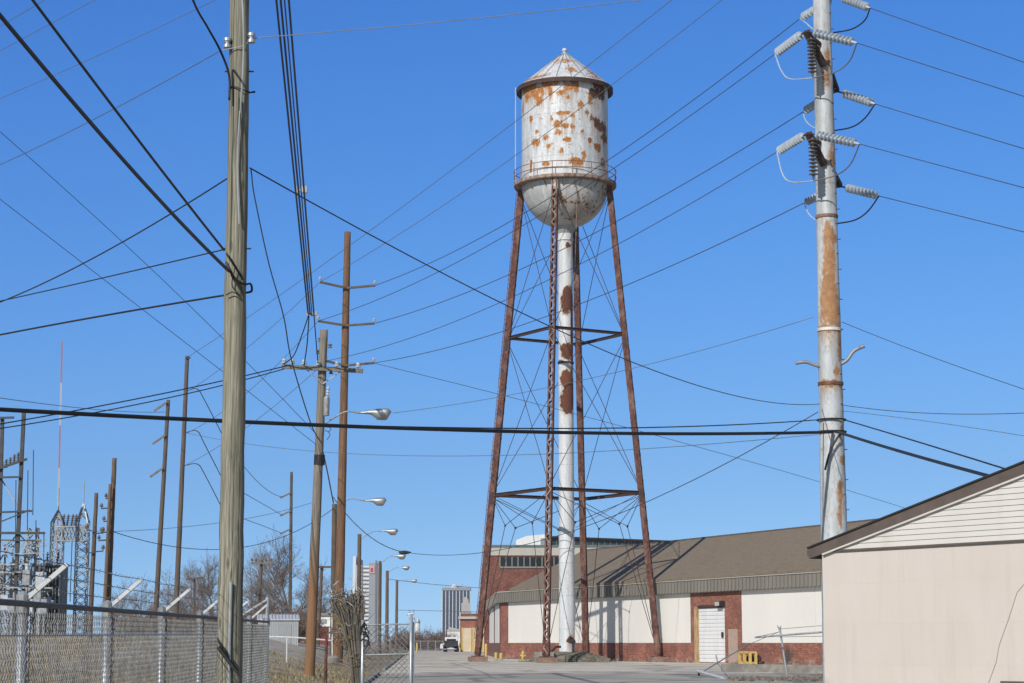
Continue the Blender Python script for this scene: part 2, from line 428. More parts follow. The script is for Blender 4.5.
# ------------------------------------------------------------------ ground
def axis(spec):
    out = []
    for a, b, n in spec: out += [a + (b - a) * i / n for i in range(n)]
    return out + [spec[-1][1]]
xs = axis([(-1800, -300, 9), (-300, -60, 16), (-60, 20, 100), (20, 300, 12), (300, 1800, 9)])
ys = axis([(-60, 20, 8), (20, 130, 80), (130, 400, 40), (400, 2600, 10)])
g = MB(); nx = len(xs)
for y in ys:
    for x in xs:
        z = gz(x, y)
        if z > .02: z += .10 * math.sin(x * .9 + y * .31) * math.sin(y * .23 - x * .4) * min(1, z)
        g.v.append((x, y, z))
g.f = [(j * nx + i, j * nx + i + 1, (j + 1) * nx + i + 1, (j + 1) * nx + i) for j in range(len(ys) - 1) for i in range(nx - 1)]
tag(g.build('ground', M['ground'], smooth=True), kind='structure')
cx = lambda y: -2 - .0455 * y
lot = MB().poly([(cx(400) + .1, 400, .012), (cx(100) + .1, 100, .012), (70, 100, .012), (70, 400, .012)][::-1], (0, 0, .006))
tag(fixn(lot.build('parking_lot', M['lot'])), kind='structure')
rd = MB().poly([(cx(99.9) + .1, 99.9, .016), (cx(25) + .1, 25, .016), (70, 25, .016), (70, 99.9, .016)], (0, 0, .006))
tag(fixn(rd.build('road', M['asphalt'])), kind='structure')
kb = MB()
for a, b in ((26, 60), (60, 96), (112, 170), (170, 300)):
    pa, pb = V((cx(a), a, .03)), V((cx(b), b, .03)); kb.beam(pa, pb, .22, .2, V((0, 0, 1)))
tag(kb.build('kerb', M['concrete']), kind='structure')

# ------------------------------------------------------------------ warehouse
WY = 191.0
A = V((XG(500.5, WY), WY, 0)); Bp = V((XG(822, 136), 136, 0))
dW = (Bp - A).normalized(); nW = V((-dW.y, dW.x, 0))
ANG = math.atan2(dW.y, dW.x)
def sW(px, off=0):          # distance along the main wall of a picture column
    h = hit(px, HZ + 8, A + nW * off, nW); return (h - A).dot(dW)
def zW(px, py): return hit(px, py, A, nW).z
sill = 1.5; ptop = zW(600, 597.8); fbot = zW(600, 597.2) + .03; ftop = zW(700, 579)
LEN = 76
wh = thing('warehouse', 'long low warehouse of red brick with white wall panels and brown shingle roof', 'warehouse', A, ANG)
mb = MB(); mb.box(0, LEN, 0, .4, -.3, sill)                     # brick base
mb.build('brick_base', M['brick'], wh)
sd0, sd1 = sW(691), sW(742)
piers = [(0, sW(508)), (sd0, sd1)]
for a, b in piers:
    MB().box(a, b, -.003, .41, sill + .002, ptop).build('brick_pier', M['brick'], wh)
seams = [sW(508), sW(541), sW(578.5), sW(633), sd0]
for a, b in list(zip(seams[:-1], seams[1:])) + [(sd1, sd1 + 10.5), (sd1 + 10.5, sd1 + 21), (sd1 + 21, LEN)]:
    MB().box(a + .03, b - .03, .02, .3, sill + .01, ptop).build('wall_panel', M['panel'], wh)
MB().box(0, LEN, .3, .38, sill, ptop).build('panel_backing', M['fascia'], wh)
# fascia with ribs, both sides of the corner
Y2 = 238.0
A2 = V((XG(489, Y2), Y2, 0)); l2 = (A2 - A); L2 = l2.length
d2 = (Matrix.Rotation(-ANG, 3, 'Z') @ l2).normalized(); n2 = V((d2.y, -d2.x, 0))  # inward
def fas(o, d, n, L, name):
    m_ = MB()
    z0, z1 = ptop + .002, ftop
    o = V(o); q = [o - n * .35, o + d * L - n * .35, o + d * L + n * .35, o + n * .35]
    m_.poly([p + V((0, 0, z0)) for p in q], (0, 0, z1 - z0 - .1))
    k = int(L / .55)
    for i in range(k):
        p = o + d * (i + .5) * L / k - n * .42
        m_.poly([p + V((0, 0, z0 + .05)) - d * .11, p + d * .11 + V((0, 0, z0 + .05)), p + d * .11 + n * .03 + V((0, 0, z0 + .05)), p - d * .11 + n * .03 + V((0, 0, z0 + .05))], (0, 0, z1 - z0 - .2))
    fixn(m_.build(name, M['fascia'], wh))
    c_ = MB()
    q = [o - n * .42, o + d * L - n * .42, o + d * L + n * .35, o + n * .35]
    c_.poly([p + V((0, 0, z1 - .099)) for p in q], (0, 0, .1)); fixn(c_.build('fascia_cap', M['fascia_light'], wh))
fas((0, 0, 0), V((1, 0, 0)), V((0, 1, 0)), LEN, 'metal_fascia')
fas(d2 * .5, d2, n2, L2, 'metal_fascia')
# left wall: brick with white strips
m_ = MB(); q = [V((0, .02, 0)) + d2 * .3, d2 * L2, d2 * L2 + n2 * .3, d2 * .3 + n2 * .3]
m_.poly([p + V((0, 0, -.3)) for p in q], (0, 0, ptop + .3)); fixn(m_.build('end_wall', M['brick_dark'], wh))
for a, b in ((.1, .42), (.55, .93)):
    m_ = MB(); q = [d2 * L2 * a - n2 * .03, d2 * L2 * b - n2 * .03, d2 * L2 * b + n2 * .02, d2 * L2 * a + n2 * .02]
    m_.poly([p + V((0, 0, sill)) for p in q], (0, 0, ptop - sill - .02)); fixn(m_.build('wall_panel', M['panel'], wh))
# roof
RB = 9.5
hr = None
best = 1e9
for i in range(-100, 100):
    a = i * .1
    p = A + nW * RB + dW * a
    px, py = proj(p + V((0, 0, 10)))
    if abs(px - 583) < best: best = abs(px - 583); RA = a
r0 = A + nW * RB + dW * RA; zr = P(583, 552.5, r0.y).z
e0 = sW(514); rf = MB()
zE = ftop + .02
def slab(pts, th=.18):
    rf.poly(pts, (0, 0, th))
slab([(e0, -.45, zE - .03), (LEN, -.45, zE - .03), (LEN, RB, zr), (RA, RB, zr)])
slab([(RA, RB + .001, zr), (LEN, RB + .001, zr), (LEN, 2 * RB, zE), (e0, 2 * RB, zE)])
fixn(rf.build('roof', M['shingle'], wh))
MB().beam((RA, RB, zr + .19), (LEN, RB, zr + .19), .12, .3).build('ridge_cap', M['trim'], wh)
gb = MB().poly([(e0 + .3, .5, zE - .1), (e0 + .3, 2 * RB - .5, zE - .1), (RA + .6, RB, zr - .1)], (.4, 0, 0)); fixn(gb.build('gable_end', M['fascia'], wh))
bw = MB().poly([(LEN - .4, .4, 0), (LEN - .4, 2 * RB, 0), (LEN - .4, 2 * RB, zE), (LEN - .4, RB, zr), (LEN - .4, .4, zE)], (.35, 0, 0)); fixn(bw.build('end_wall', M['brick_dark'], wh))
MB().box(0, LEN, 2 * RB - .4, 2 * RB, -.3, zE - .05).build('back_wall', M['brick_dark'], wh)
# doors
s0, s1 = sW(700), sW(725.5); dt = zW(712, 608)
dr = MB()
k = 14
for i in range(k):
    z0 = .06 + (dt - .06) * i / k; z1 = .06 + (dt - .06) * (i + 1) / k
    dr.poly([(s0, -.02, z0 + .01), (s0, -.05, z0 + .04), (s0, -.05, z1 - .05), (s0, -.02, z1)], (s1 - s0, 0, 0))
door = fixn(dr.build('roller_door', M['white'], wh))
MB().box(s1 - .35, s1 - .15, -.16, -.05, 1.9, 2.3).build('handle', M['dark_metal'], door)
jm = MB(); jm.box(sW(695.5), s0 - .01, -.10, -.004, 0, dt + .15); jm.build('door_jamb', mat('peeling tan paint', (.50, .36, .19), (.28, .17, .09), 4, (1, 1, .4), rough=.8), wh)
MB().box(s0 - .05, s1 + .1, -.14, -.004, dt + .02, dt + .22).build('door_lintel', M['rust_dark'], wh)
MB().box(sW(729), sW(738), -.05, -.004, .05, zW(733, 629)).build('side_door', mat('faded pink beige paint', (.42, .31, .26), (.36, .27, .22), 3), wh)
lp = MB().box(sW(721), sW(726), -.45, -.004, zW(723, 606), zW(723, 601)).build('wall_lamp', M['dark_metal'], wh)
MB().box(sW(721.3), sW(725.2), -.49, -.452, zW(723, 605.8), zW(723, 601.8)).build('lamp_lens', mat('cloudy lens', (.5, .5, .47), (.4, .4, .38), 4, rough=.3), lp)
# dark soot stain on the low brick wall
st = MB().box(sd1 + 5.0, sd1 + 8.4, -.006, -.003, .02, sill - .01)
def soot():
    m = brick_mat('sooty brick', (.36, .125, .08), (.20, .065, .045), (.33, .19, .145)); t = m.node_tree; b = t.nodes['Principled BSDF']
    src = b.inputs['Base Color'].links[0].from_socket
    c = t.nodes.new('ShaderNodeTexCoord'); d_ = t.nodes.new('ShaderNodeVectorMath'); d_.operation = 'DISTANCE'
    d_.inputs[1].default_value = (sd1 + 6.7, 0, .6); t.links.new(c.outputs['Object'], d_.inputs[0])
    f = math_(t, 'ADD', d_.outputs['Value'], math_(t, 'MULTIPLY', math_(t, 'SUBTRACT', noise(t, coords(t), 1.3, 6), .5), 1.6))
    t.links.new(mixc(t, ramp(t, f, [(.3, .85), (.95, 0)]), src, (.05, .042, .038)), b.inputs['Base Color']); return m
st.build('soot_stain', soot(), wh)

# taller brick block behind
BY = 239.0
xl = XG(484, BY); xr = 42
hb = thing('brick_building', 'taller dark red brick building with window band behind the warehouse roof', 'building', (xl, BY, 0))
zt = P(500, 545, BY).z; zfb = P(500, 555.5, BY).z; zw0 = P(520, 566.5, BY).z; zw1 = P(520, 557, BY).z
W_ = xr - xl
x1 = P(500, 560, BY).x - xl; x2 = P(566, 560, BY).x - xl
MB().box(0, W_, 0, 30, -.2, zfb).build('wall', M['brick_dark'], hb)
MB().box(-.1, W_ + .1, -.15, 30, zfb + .002, zt - .25).build('metal_fascia', M['fascia_light'], hb)
MB().box(-.2, W_ + .2, -.25, 30.1, zt - .248, zt).build('coping', mat('green coping', (.12, .17, .155), (.09, .13, .12), 2), hb)
wn = MB().box(x1, x2, -.04, .1, zw0, zw1).build('window_band', M['glass_dark'], hb)
mu = MB()
for i in range(12):
    x = x1 + (x2 - x1) * i / 11; mu.box(x - .06, x + .06, -.09, -.041, zw0, zw1)
mu.box(x1, x2, -.12, -.02, zw0 - .2, zw0 - .002)
mu.build('mullion', M['fascia'], wn)
pa = P(549, 536, 247); pb = P(708, 542, 262); zc = pa.z; dd = (V((pb.x, pb.y, 0)) - V((pa.x, pa.y, 0)))
ang = math.atan2(dd.y, dd.x); Lc = dd.length + 12
ct = thing('clerestory', 'long dark glazed clerestory rising behind the shingle roof', 'roof monitor', (pa.x, pa.y, zt), ang)
hc = zc - zt
MB().box(0, Lc, 0, 2.5, -13, hc - .25).build('wall', M['fascia'], ct)
MB().box(-.2, Lc + .2, -.3, 2.7, hc - .248, hc).build('roof', M['rust_dark'], ct)
gl = MB().box(.1, Lc - .1, -.04, .1, hc - 1.35, hc - .27).build('glazing', mat('blue dark glazing', (.075, .10, .12), (.05, .07, .085), .5, rough=.3), ct)
mu = MB()
for i in range(40): mu.box(.1 + i * Lc / 40, .22 + i * Lc / 40, -.08, -.041, hc - 1.35, hc - .27)
mu.build('mullion', M['fascia'], gl)
a = P(516, 536, 243); b = P(548, 546, 243)
pt = thing('rooftop_hut', 'white boxy rooftop hut with slanted edge on the brick building', 'rooftop hut', ((a.x + b.x) / 2, 243, zt))
hw = (b.x - a.x) / 2
pm = MB().poly([(-hw, 0, 0), (hw, 0, 0), (hw, 0, a.z - zt + .25), (-hw * .35, 0, a.z - zt), (-hw, 0, a.z - zt - .5)], (0, 4, 0)); fixn(pm.build('wall', M['white'], pt))
MB().box(hw - .9, hw - .3, -.04, 0, .1, 1.0).build('vent', M['galv_dull'], pt)

# ------------------------------------------------------------------ water tower
TY = 160.0
TC = V((XG(567, TY), TY, 0))
wt = thing('water_tower', 'old white riveted water tower with rust patches on four lattice legs', 'water tower', TC)
def TZ(py): return P(563, py, TY).z
zE_, zB = TZ(90), TZ(185)
Rc = (P(607.3, 130, TY).x - P(521.0, 130, TY).x) / 2
RI = 3.1
def attr_mesh(ob, prof, n, fn):
    me = ob.data
    for nm in ('rust', 'drip', 'dark'): me.attributes.new(nm, 'FLOAT', 'POINT')
    ra, da, ka = [me.attributes[k].data for k in ('rust', 'drip', 'dark')]
    for i, v in enumerate(me.vertices):
        a = math.atan2(v.co.x, -v.co.y)       # 0 faces the camera, + to the right
        r, d, k = fn(a, v.co.z)
        ra[i].value = r; da[i].value = d; ka[i].value = k
    uvl = me.uv_layers.new(name='UVMap')
    for p in me.polygons:
        aa = [math.atan2(me.vertices[me.loops[l].vertex_index].co.x, -me.vertices[me.loops[l].vertex_index].co.y) for l in p.loop_indices]
        wrap = max(aa) - min(aa) > math.pi
        for l, an in zip(p.loop_indices, aa):
            if wrap and an < 0: an += 2 * math.pi
            co = me.vertices[me.loops[l].vertex_index].co
            uvl.data[l].uv = (an * 3.6, co.z)
def spots_fn(sp):
    def fn(a, z):
        r = d = k = 0
        for (sa, sz, wa, wz, dk, dl) in sp:
            q = ((a - sa) / wa) ** 2 + ((z - sz) / wz) ** 2
            v = max(0, 1 - q * .42)
            if v > r: r = v; k = dk
            if dl and abs(a - sa) < wa * .9 and sz - dl < z < sz:
                d = max(d, (1 - (sz - z) / dl))
        return r * .95, d, k
    return fn
def sxy(px, py): # picture position on the tank side -> angle, z
    x = (px - 564.2) / 43.2; x = max(-.97, min(.97, x)); a = math.asin(x)
    return a, TZ(py + 11 * math.cos(a))
spt = []
for px, py, wx, wy, dk, dl in [(527, 88, 6, 7, 0, 2), (533, 92, 5, 6, 0, 1.5), (546, 83, 6, 7, 0, 2), (553, 82, 4, 6, 0, 1), (564, 79, 3, 8, 0, 2), (571, 80, 5, 6, .2, 1), (568, 88, 6, 3, 0, 2), (560, 93, 5, 2.5, 0, 1), (538, 101, 3, 4, 0, 1.5),
                               (579, 104, 3, 4, .1, 1.5), (597, 85, 6, 6, .75, 2), (592, 94, 5, 5, .9, 2.5), (600, 92, 4, 8, .9, 2), (562, 113, 6, 2, 0, 1.5), (556, 124, 3, 4, 0, 1), (563, 126, 4, 2.5, .1, 1.5), (570, 126, 2, 3, 0, 1), (557, 132, 3, 2.5, 0, .5), (565, 139, 4, 2, 0, .5),
                               (544, 137, 3, 2, 0, .5), (535, 142, 4, 4, .1, 1), (536, 132, 2, 2.5, 0, 0), (600, 127, 6, 6, .75, 2.5), (595, 123, 4, 5, .9, 2.5), (603, 137, 3, 6, .6, 2), (596, 147, 3.5, 4, .4, 1.5), (575, 161, 7, 4, .05, 1), (582, 156, 1.5, 6, 0, 0),
                               (545, 163, 4, 2, 0, .8), (530, 166, 1.2, 7, .2, 0), (601, 162, 2, 5, .3, 1), (588, 100, 1.6, 6, .1, 1), (526, 97, 2, 5, 0, 2), (541, 92, 2, 7, 0, 2), (549, 92, 2, 5, 0, 2), (574, 88, 3, 5, .1, 1.5), (585, 112, 2, 3, .2, 1), (571, 116, 2, 2, 0, 1), (550, 118, 1.5, 3, 0, 1), (530, 120, 1.5, 4, .1, 1), (547, 146, 2, 2, 0, 1), (560, 150, 2, 2, .1, 1), (588, 140, 2, 3, .4, 1), (580, 131, 1.5, 2, .1, 1), (590, 118, 2, 4, .5, 2), (566, 98, 1.5, 2, 0, 1), (519, 108, 1, 9, .2, 0)]:
    a, z = sxy(px, py)
    spt.append((a, z, max(.03, wx / 45.3 / max(.35, math.cos(a))), wy * .079, dk, dl))
H = zE_ - zB; n = 160; rows = 90
prof = [(Rc, zB + H * i / rows) for i in range(rows + 1)]
tk = MB().lathe(prof, n=n, caps=False).build('tank', M['tank'], wt, smooth=True)
attr_mesh(tk, prof, n, spots_fn(spt))
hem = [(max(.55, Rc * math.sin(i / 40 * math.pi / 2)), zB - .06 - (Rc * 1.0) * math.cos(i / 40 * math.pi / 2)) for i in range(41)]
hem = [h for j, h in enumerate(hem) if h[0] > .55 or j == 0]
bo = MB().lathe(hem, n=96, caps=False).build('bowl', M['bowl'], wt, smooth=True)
bsp = [(.55, zB - 2.0, .35, .9, .7, 2.2), (-.1, zB - 1.6, .12, .8, .6, 2), (.9, zB - 2.4, .4, .4, .9, 1.5), (.2, zB - 3.1, .6, .25, .8, 0), (1.1, zB - 1, .25, .9, .7, 1)]
attr_mesh(bo, None, 0, lambda a, z: tuple(x * s for x, s in zip(spots_fn(bsp)(a, z), (.4, .9, 1))))
# roof cone with ribs
Re = (P(611.8, 90, TY).x - P(515.8, 90, TY).x) / 2
zA = TZ(54.5)
rp = [(Re, zE_)] + [(Re + (.28 - Re) * i / 30, zE_ + (zA - zE_) * i / 30) for i in range(1, 31)]
ro = MB().lathe(rp, n=120, caps=True).build('tank_roof', M['tank'], wt)
rsp = [(-.75, zE_ + .35, .3, .2, .1, 0), (-.1, zE_ + 2.1, .6, .25, 0, 0), (.15, zE_ + 1.0, .16, .3, .1, 0), (1.0, zE_ + .7, .3, .8, .5, 0), (-1.1, zE_ + .3, .3, .3, 0, 0), (.75, zE_ + .3, .25, .22, .5, 0), (1.4, zE_ + .3, .4, .5, .8, 0)]
attr_mesh(ro, None, 0, lambda a, z: tuple(x * q for x, q in zip(spots_fn(rsp)(a, z), (.72, 1, 1))))
MB().lathe([(Rc + .003, zE_ - .1), (Re - .03, zE_ - .34), (Re + .02, zE_ - .34), (Re + .02, zE_ + .01), (Re - .06, zE_ + .03)], n=96, caps=False).build('eave_rim', M['rust_dark'], wt)
ri = MB()
for i in range(20):
    a = 2 * math.pi * (i + .35) / 20
    c, s = math.cos(a), math.sin(a)
    ri.beam((Re * .98 * c, Re * .98 * s, zE_ + .05), (.3 * c, .3 * s, zA + .0), .06, .07, V((-s, c, 0)))
ri.build('roof_rib', M['galv_dull'], wt)
MB().lathe([(.02, zA - .1), (.3, zA - .02), (.3, zA + .06), (.1, zA + .1), (.1, zA + .2), (.2, zA + .27), (.24, zA + .38), (.16, zA + .5), (.02, zA + .56)], n=16).build('finial', M['arm_pale'], wt, smooth=True)
# balcony
Rb = (P(615.5, 187, TY).x - P(513, 187, TY).x) / 2
MB().lathe([(Rc - .02, zB - .26), (Rb - .05, zB - .26), (Rb, zB - .2), (Rb, zB + .02), (Rb - .05, zB + .04), (Rc - .02, zB + .04)], n=80, caps=False).build('balcony', M['rust_pale'], wt)
for h in (.55, 1.05):
    ring = [(Rb * math.cos(2 * math.pi * i / 64) * .995, Rb * .995 * math.sin(2 * math.pi * i / 64), zB + h) for i in range(65)]
    MB().tube(ring, .032, 5, cap=False).build('railing', M['rust'], wt)
for i in range(16):
    a = 2 * math.pi * (i + .3) / 16
    MB().beam((Rb * .995 * math.cos(a), Rb * .995 * math.sin(a), zB + .04), (Rb * .995 * math.cos(a), Rb * .995 * math.sin(a), zB + 1.07), .055, .055).build('railing_post', M['rust'], wt)
for i in range(16):
    a = 2 * math.pi * (i + .8) / 16
    c, s = math.cos(a), math.sin(a)
    MB().beam((Rb * .97 * c, Rb * .97 * s, zB - .27), (Rc * .985 * c, Rc * .985 * s, zB - .8), .06, .05).build('balcony_bracket', M['rust'], wt)
# riser
Rr = (P(573.2, 300, TY).x - P(558.6, 300, TY).x) / 2
rr = [(Rr * 1.06 - .04 * i / 90, .5 + (zB - Rc + .3 - .5) * i / 90) for i in range(91)]
rs = MB().lathe(rr, n=40, caps=False).build('riser_pipe', M['riser'], wt, smooth=True)
def rsx(px, py, wx, wy, dk): return (math.asin(max(-.95, min(.95, (px - 565.6) / 9.0))), TZ(py), wx / 9.0 * 1.2, wy * .079, dk, 1.2)
attr_mesh(rs, None, 0, spots_fn([rsx(568, 303, 7.5, 12, .4), rsx(569, 296, 6, 9, .4), rsx(567, 352, 7.5, 8, .4), rsx(567, 380, 7.5, 9, .15), rsx(567.5, 403, 8, 11, .4), rsx(570, 394, 6, 18, .4), rsx(573, 330, 2, 40, .5), rsx(569, 246, 3, 3, .4), rsx(570, 640, 4, 4, .8)]))
for py in (240, 363, 532, 548):
    MB().lathe([(Rr * 1.02, TZ(py) - .07), (Rr * 1.12, TZ(py) - .07), (Rr * 1.12, TZ(py) + .07), (Rr * 1.02, TZ(py) + .07)], n=32, caps=False).build('riser_band', M['rust_dark'] if py == 363 else M['white_pipe'], wt)
MB().lathe([(Rr * 1.0, zB - Rc - .55), (Rr * 1.45, zB - Rc - .05), (Rr * 1.5, zB - Rc + .25), (Rr, zB - Rc + .3)], n=32, caps=False).build('riser_collar', M['bowl'], wt, smooth=True)
# concrete base mound
bm_ = MB()
nr = 36
prof = [(3.1, -.1), (2.9, .22), (2.3, .5), (1.5, .72), (1.0, .8), (.2, .8)]
for r_, z_ in prof:
    for k in range(nr):
        a = 2 * math.pi * k / nr
        q = 1 + .10 * math.sin(3 * a + 1) + .07 * math.sin(7 * a + r_ * 3) + R.uniform(-.04, .04)
        bm_.v.append((r_ * q * math.cos(a) * 1.05, r_ * q * math.sin(a), z_ + R.uniform(-.05, .05)))
bm_.f = [(i * nr + k, i * nr + (k + 1) % nr, (i + 1) * nr + (k + 1) % nr, (i + 1) * nr + k) for i in range(5) for k in range(nr)] + [tuple(5 * nr + k for k in range(nr))]
bm_.build('riser_base', M['mound'], wt)
MB().box(-2.6, -1.1, -3.2, -1.5, -.1, .82).build('valve_pit', M['concrete'], wt)
vp = MB().tube(catmull([(-2.2, -3.3, .15), (-1.9, -3.3, .3), (-1.2, -3.0, .95), (-.9, -2.9, 1.2), (-.55, -2.8, 1.2)]), .09, 8).build('drain_pipe', M['black'], wt, smooth=True)
vb = MB().lathe([(.05, -.08), (.2, -.06), (.2, .06), (.05, .08)], o=(.45, -1.2, 1.6), n=14, axis=(.4, -1, 0)); vb.tube([(.45, -1.2, .7), (.45, -1.2, 1.65)], .09, 8); vb.build('valve', M['dark_metal'], wt)
# legs
a0 = math.radians(14.0); Rf = 7.3; Rt = Rc + .12
dirs = [V((math.cos(a0), -math.sin(a0), 0)), V((-math.sin(a0), -math.cos(a0), 0)), V((-math.cos(a0), math.sin(a0), 0)), V((math.sin(a0), math.cos(a0), 0))]
zf = .62; zl = zB - .3
LW, LD = .45, .42
def legp(k, z):
    f = (z - zf) / (zl - zf)
    return dirs[k] * (Rf + (Rt - Rf) * f) + V((0, 0, z))
Zlo = TZ(494); Zhi = TZ(336)
for k in range(4):
    d = dirs[k]; tg = V((-d.y, d.x, 0)); a, b = legp(k, zf), legp(k, zl)
    e = (b - a).normalized(); rad = (d - e * d.dot(e)).normalized()
    lg = MB()
    for s in (-1, 1):
        lg.beam(a + tg * s * LW / 2, b + tg * s * LW / 2, LD, .03, rad)
        for q in (-1, 1):
            lg.beam(a + tg * s * (LW / 2 - .06) + rad * q * LD / 2, b + tg * s * (LW / 2 - .06) + rad * q * LD / 2, .13, .03, tg)
    L = lg.build('leg', M['rust_leg'] if k != 1 else M['rust_leg'], wt)
    ln = (b - a).length; nn = int(ln / .52)
    for q in (-1, 1):
        lc = MB()
        for i in range(nn):
            s0_, s1_ = (-1, 1) if i % 2 else (1, -1)
            p = a + e * (ln * i / nn) + tg * s0_ * (LW / 2 - .04) + rad * q * (LD / 2 + .025)
            r_ = a + e * (ln * (i + 1) / nn) + tg * s1_ * (LW / 2 - .04) + rad * q * (LD / 2 + .025)
            lc.beam(p, r_, .02, .085, rad)
        lc.build('lacing', M['rust_pale'], L)
    if k == 3:
        cp_ = MB().beam(a - rad * (LD / 2 + .04), b - rad * (LD / 2 + .04), LW + .02, .02, tg); cp_.build('cover_plate', M['rust_leg'], L)
    # splice plates, shoe and footing
    for fr in (.33, .66):
        c = a + e * (ln * fr); pl = MB().beam(c - e * .5, c + e * .5, LD * .7, LW + .07, rad); pl.build('splice_plate', M['rust_dark'], L)
    bp = MB().box(-.55, .55, -.55, .55, .42, .5, Matrix.Translation(d * Rf)); bp.beam(d * Rf + V((0, 0, .5)), a + e * 1.1, LD * .8, LW + .1, rad); bp.build('shoe', M['rust_leg'], L)
    rot = Matrix.Translation(d * Rf) @ Matrix.Rotation(.2, 4, 'Z')
    MB().box(-.68, .68, -.68, .68, -.25, .42, rot).build('footing', mat('rusty stained footing', (.27, .19, .145), (.17, .11, .085), 3, rough=.95, bmp=.4) if k == 0 else bpy.data.materials['rusty stained footing'], wt)
    tp = MB().beam(b - e * .9, b + e * .25, LD * .9, LW + .08, rad); tp.build('leg_cap', M['bowl'] if k == 1 else M['rust_leg'], L)
def rod(a, b, r=.028): MB().tube([a, b], r, 5).build('tie_rod', M['rust_dark'], wt)
for k in range(4):
    j = (k + 1) % 4
    for z, s_ in ((Zlo, .30), (Zhi, .25)):
        pa, pb = legp(k, z), legp(j, z)
        st_ = MB(); u = V((0, 0, 1))
        st_.beam(pa, pb, s_ * .8, .05, u)
        for i_ in (-1, 1): st_.beam(pa + u * i_ * s_ * .4, pb + u * i_ * s_ * .4, .03, .2, u)
        st_.build('strut', M['rust_dark'], wt)
    rod(legp(k, Zhi - .2), legp(j, zl - .6)); rod(legp(j, Zhi - .2), legp(k, zl - .6))
    rod(legp(k, Zlo + .2), legp(j, Zhi - .3)); rod(legp(j, Zlo + .2), legp(k, Zhi - .3))
    for p_, q_ in ((k, j), (j, k)):
        zn = Zlo - 2.55
        nd = legp(p_, zn).lerp(legp(q_, zn), .27)
        rod(nd, legp(p_, Zlo - .2)); rod(nd, legp(q_, Zlo - .2)); rod(nd, legp(p_, zf + .6).lerp(legp(q_, zf + .6), .015))
        MB().lathe([(.03, -.04), (.10, -.035), (.10, .035), (.03, .04)], o=nd, n=12, axis=dirs[p_] + dirs[q_]).build('rod_ring', M['rust_dark'], wt)
    # stays from struts in to the riser
    if True:
        pa = (legp(k, Zlo)); rod(pa, V((pa.x * .12, pa.y * .12, Zlo - 2.7)), .022)
# ladder up the left leg and tank side
ld = MB(); d = dirs[2]; tg = V((-d.y, d.x, 0))
off = .36
pts = [legp(2, zf + 1.2) + d * off, legp(2, zl) + d * off]
for s in (-1, 1): ld.beam(pts[0] + tg * s * .2, pts[1] + tg * s * .2, .05, .03, d)
for i in range(100):
    c = pts[0].lerp(pts[1], i / 99); ld.beam(c - tg * .2, c + tg * .2, .025, .025)
ld.build('leg_ladder', M['rust'], wt)
ld = MB(); xl_ = Re + .12
for s in (-1, 1): ld.beam((-xl_, s * .2, zB - .2), (-xl_ + .02, s * .2, zE_ + .15), .07, .04, V((1, 0, 0)))
for i in range(26):
    z = zB + (zE_ - zB) * i / 25; ld.beam((-xl_, -.2, z), (-xl_, .2, z), .03, .03)
ld.build('tank_ladder', mat('pale green paint', (.40, .50, .47), (.30, .37, .35), 4), wt)
MB().beam((-xl_, 0, zE_ - .06), (-Rc, 0, zE_ - .06), .05, .4).build('ladder_bracket', M['rust'], wt)
MB().tube([(Rc * .18, -Rc * .99, zB - .4), (Rc * .25, -Rc * .93, zB - 1.4), (Rr * 1.3, -Rr * 1.2, zB - Rc - 3), (Rr * 1.1, -Rr, zB - Rc - 7)], .045, 6).build('overflow_pipe', M['rust_pale'], wt)

# ------------------------------------------------------------------ poles
def pole_thing(name, label, cat, top, bot, Y, d_top, d_bot, matl, group=None, below=.8, taper_n=40):
    """top/bot are picture positions of the pole's axis at depth Y; the foot is carried down into the ground"""
    a, b = P(*bot, Y), P(*top, Y)
    e = (b - a).normalized()
    zg = gz(a.x, Y) if a.x < cx(Y) else 0
    foot = a - e * ((a.z - zg) / e.z)
    t_ = thing(name, label, cat, foot, 0, group)
    L = (b - foot).length
    m_ = MB()
    n = 14 if d_bot > .25 else 10
    wob = [R.uniform(-.006, .006) for _ in range(taper_n + 2)]
    pts = []; rs_ = []
    for i in range(taper_n + 1):
        f = i / taper_n
        pts.append(e * (-below + (L + below) * f) + V((wob[i], wob[i + 1], 0))); rs_.append((d_bot + (d_top - d_bot) * f) / 2)
    m_.tube(pts, rs_, n)
    m_.build('pole_shaft', matl, t_, smooth=False).data.shade_smooth()
    return t_, foot, e
def lw(t_, *ps): return [V(p) - t_.location for p in ps]
def spool(t_, c, ax, r=.06, h=.12, m_='porcelain', name='insulator'):
    MB().lathe([(.02, -h / 2), (r, -h / 2), (r, -h / 5), (r * .55, -h / 8), (r * .55, h / 8), (r, h / 5), (r, h / 2), (.02, h / 2)], o=V(c) - t_.location, n=12, axis=ax).build(name, M[m_], t_, smooth=False)
def pin_insulator(t_, c, s=1.0, m_='porcelain'):
    MB().lathe([(.02, -.12 * s), (.025 * s, 0), (.09 * s, .01), (.1 * s, .06 * s), (.05 * s, .08 * s), (.08 * s, .1 * s), (.05 * s, .17 * s), (.01, .19 * s)], o=V(c) - t_.location, n=10).build('insulator', M[m_], t_)

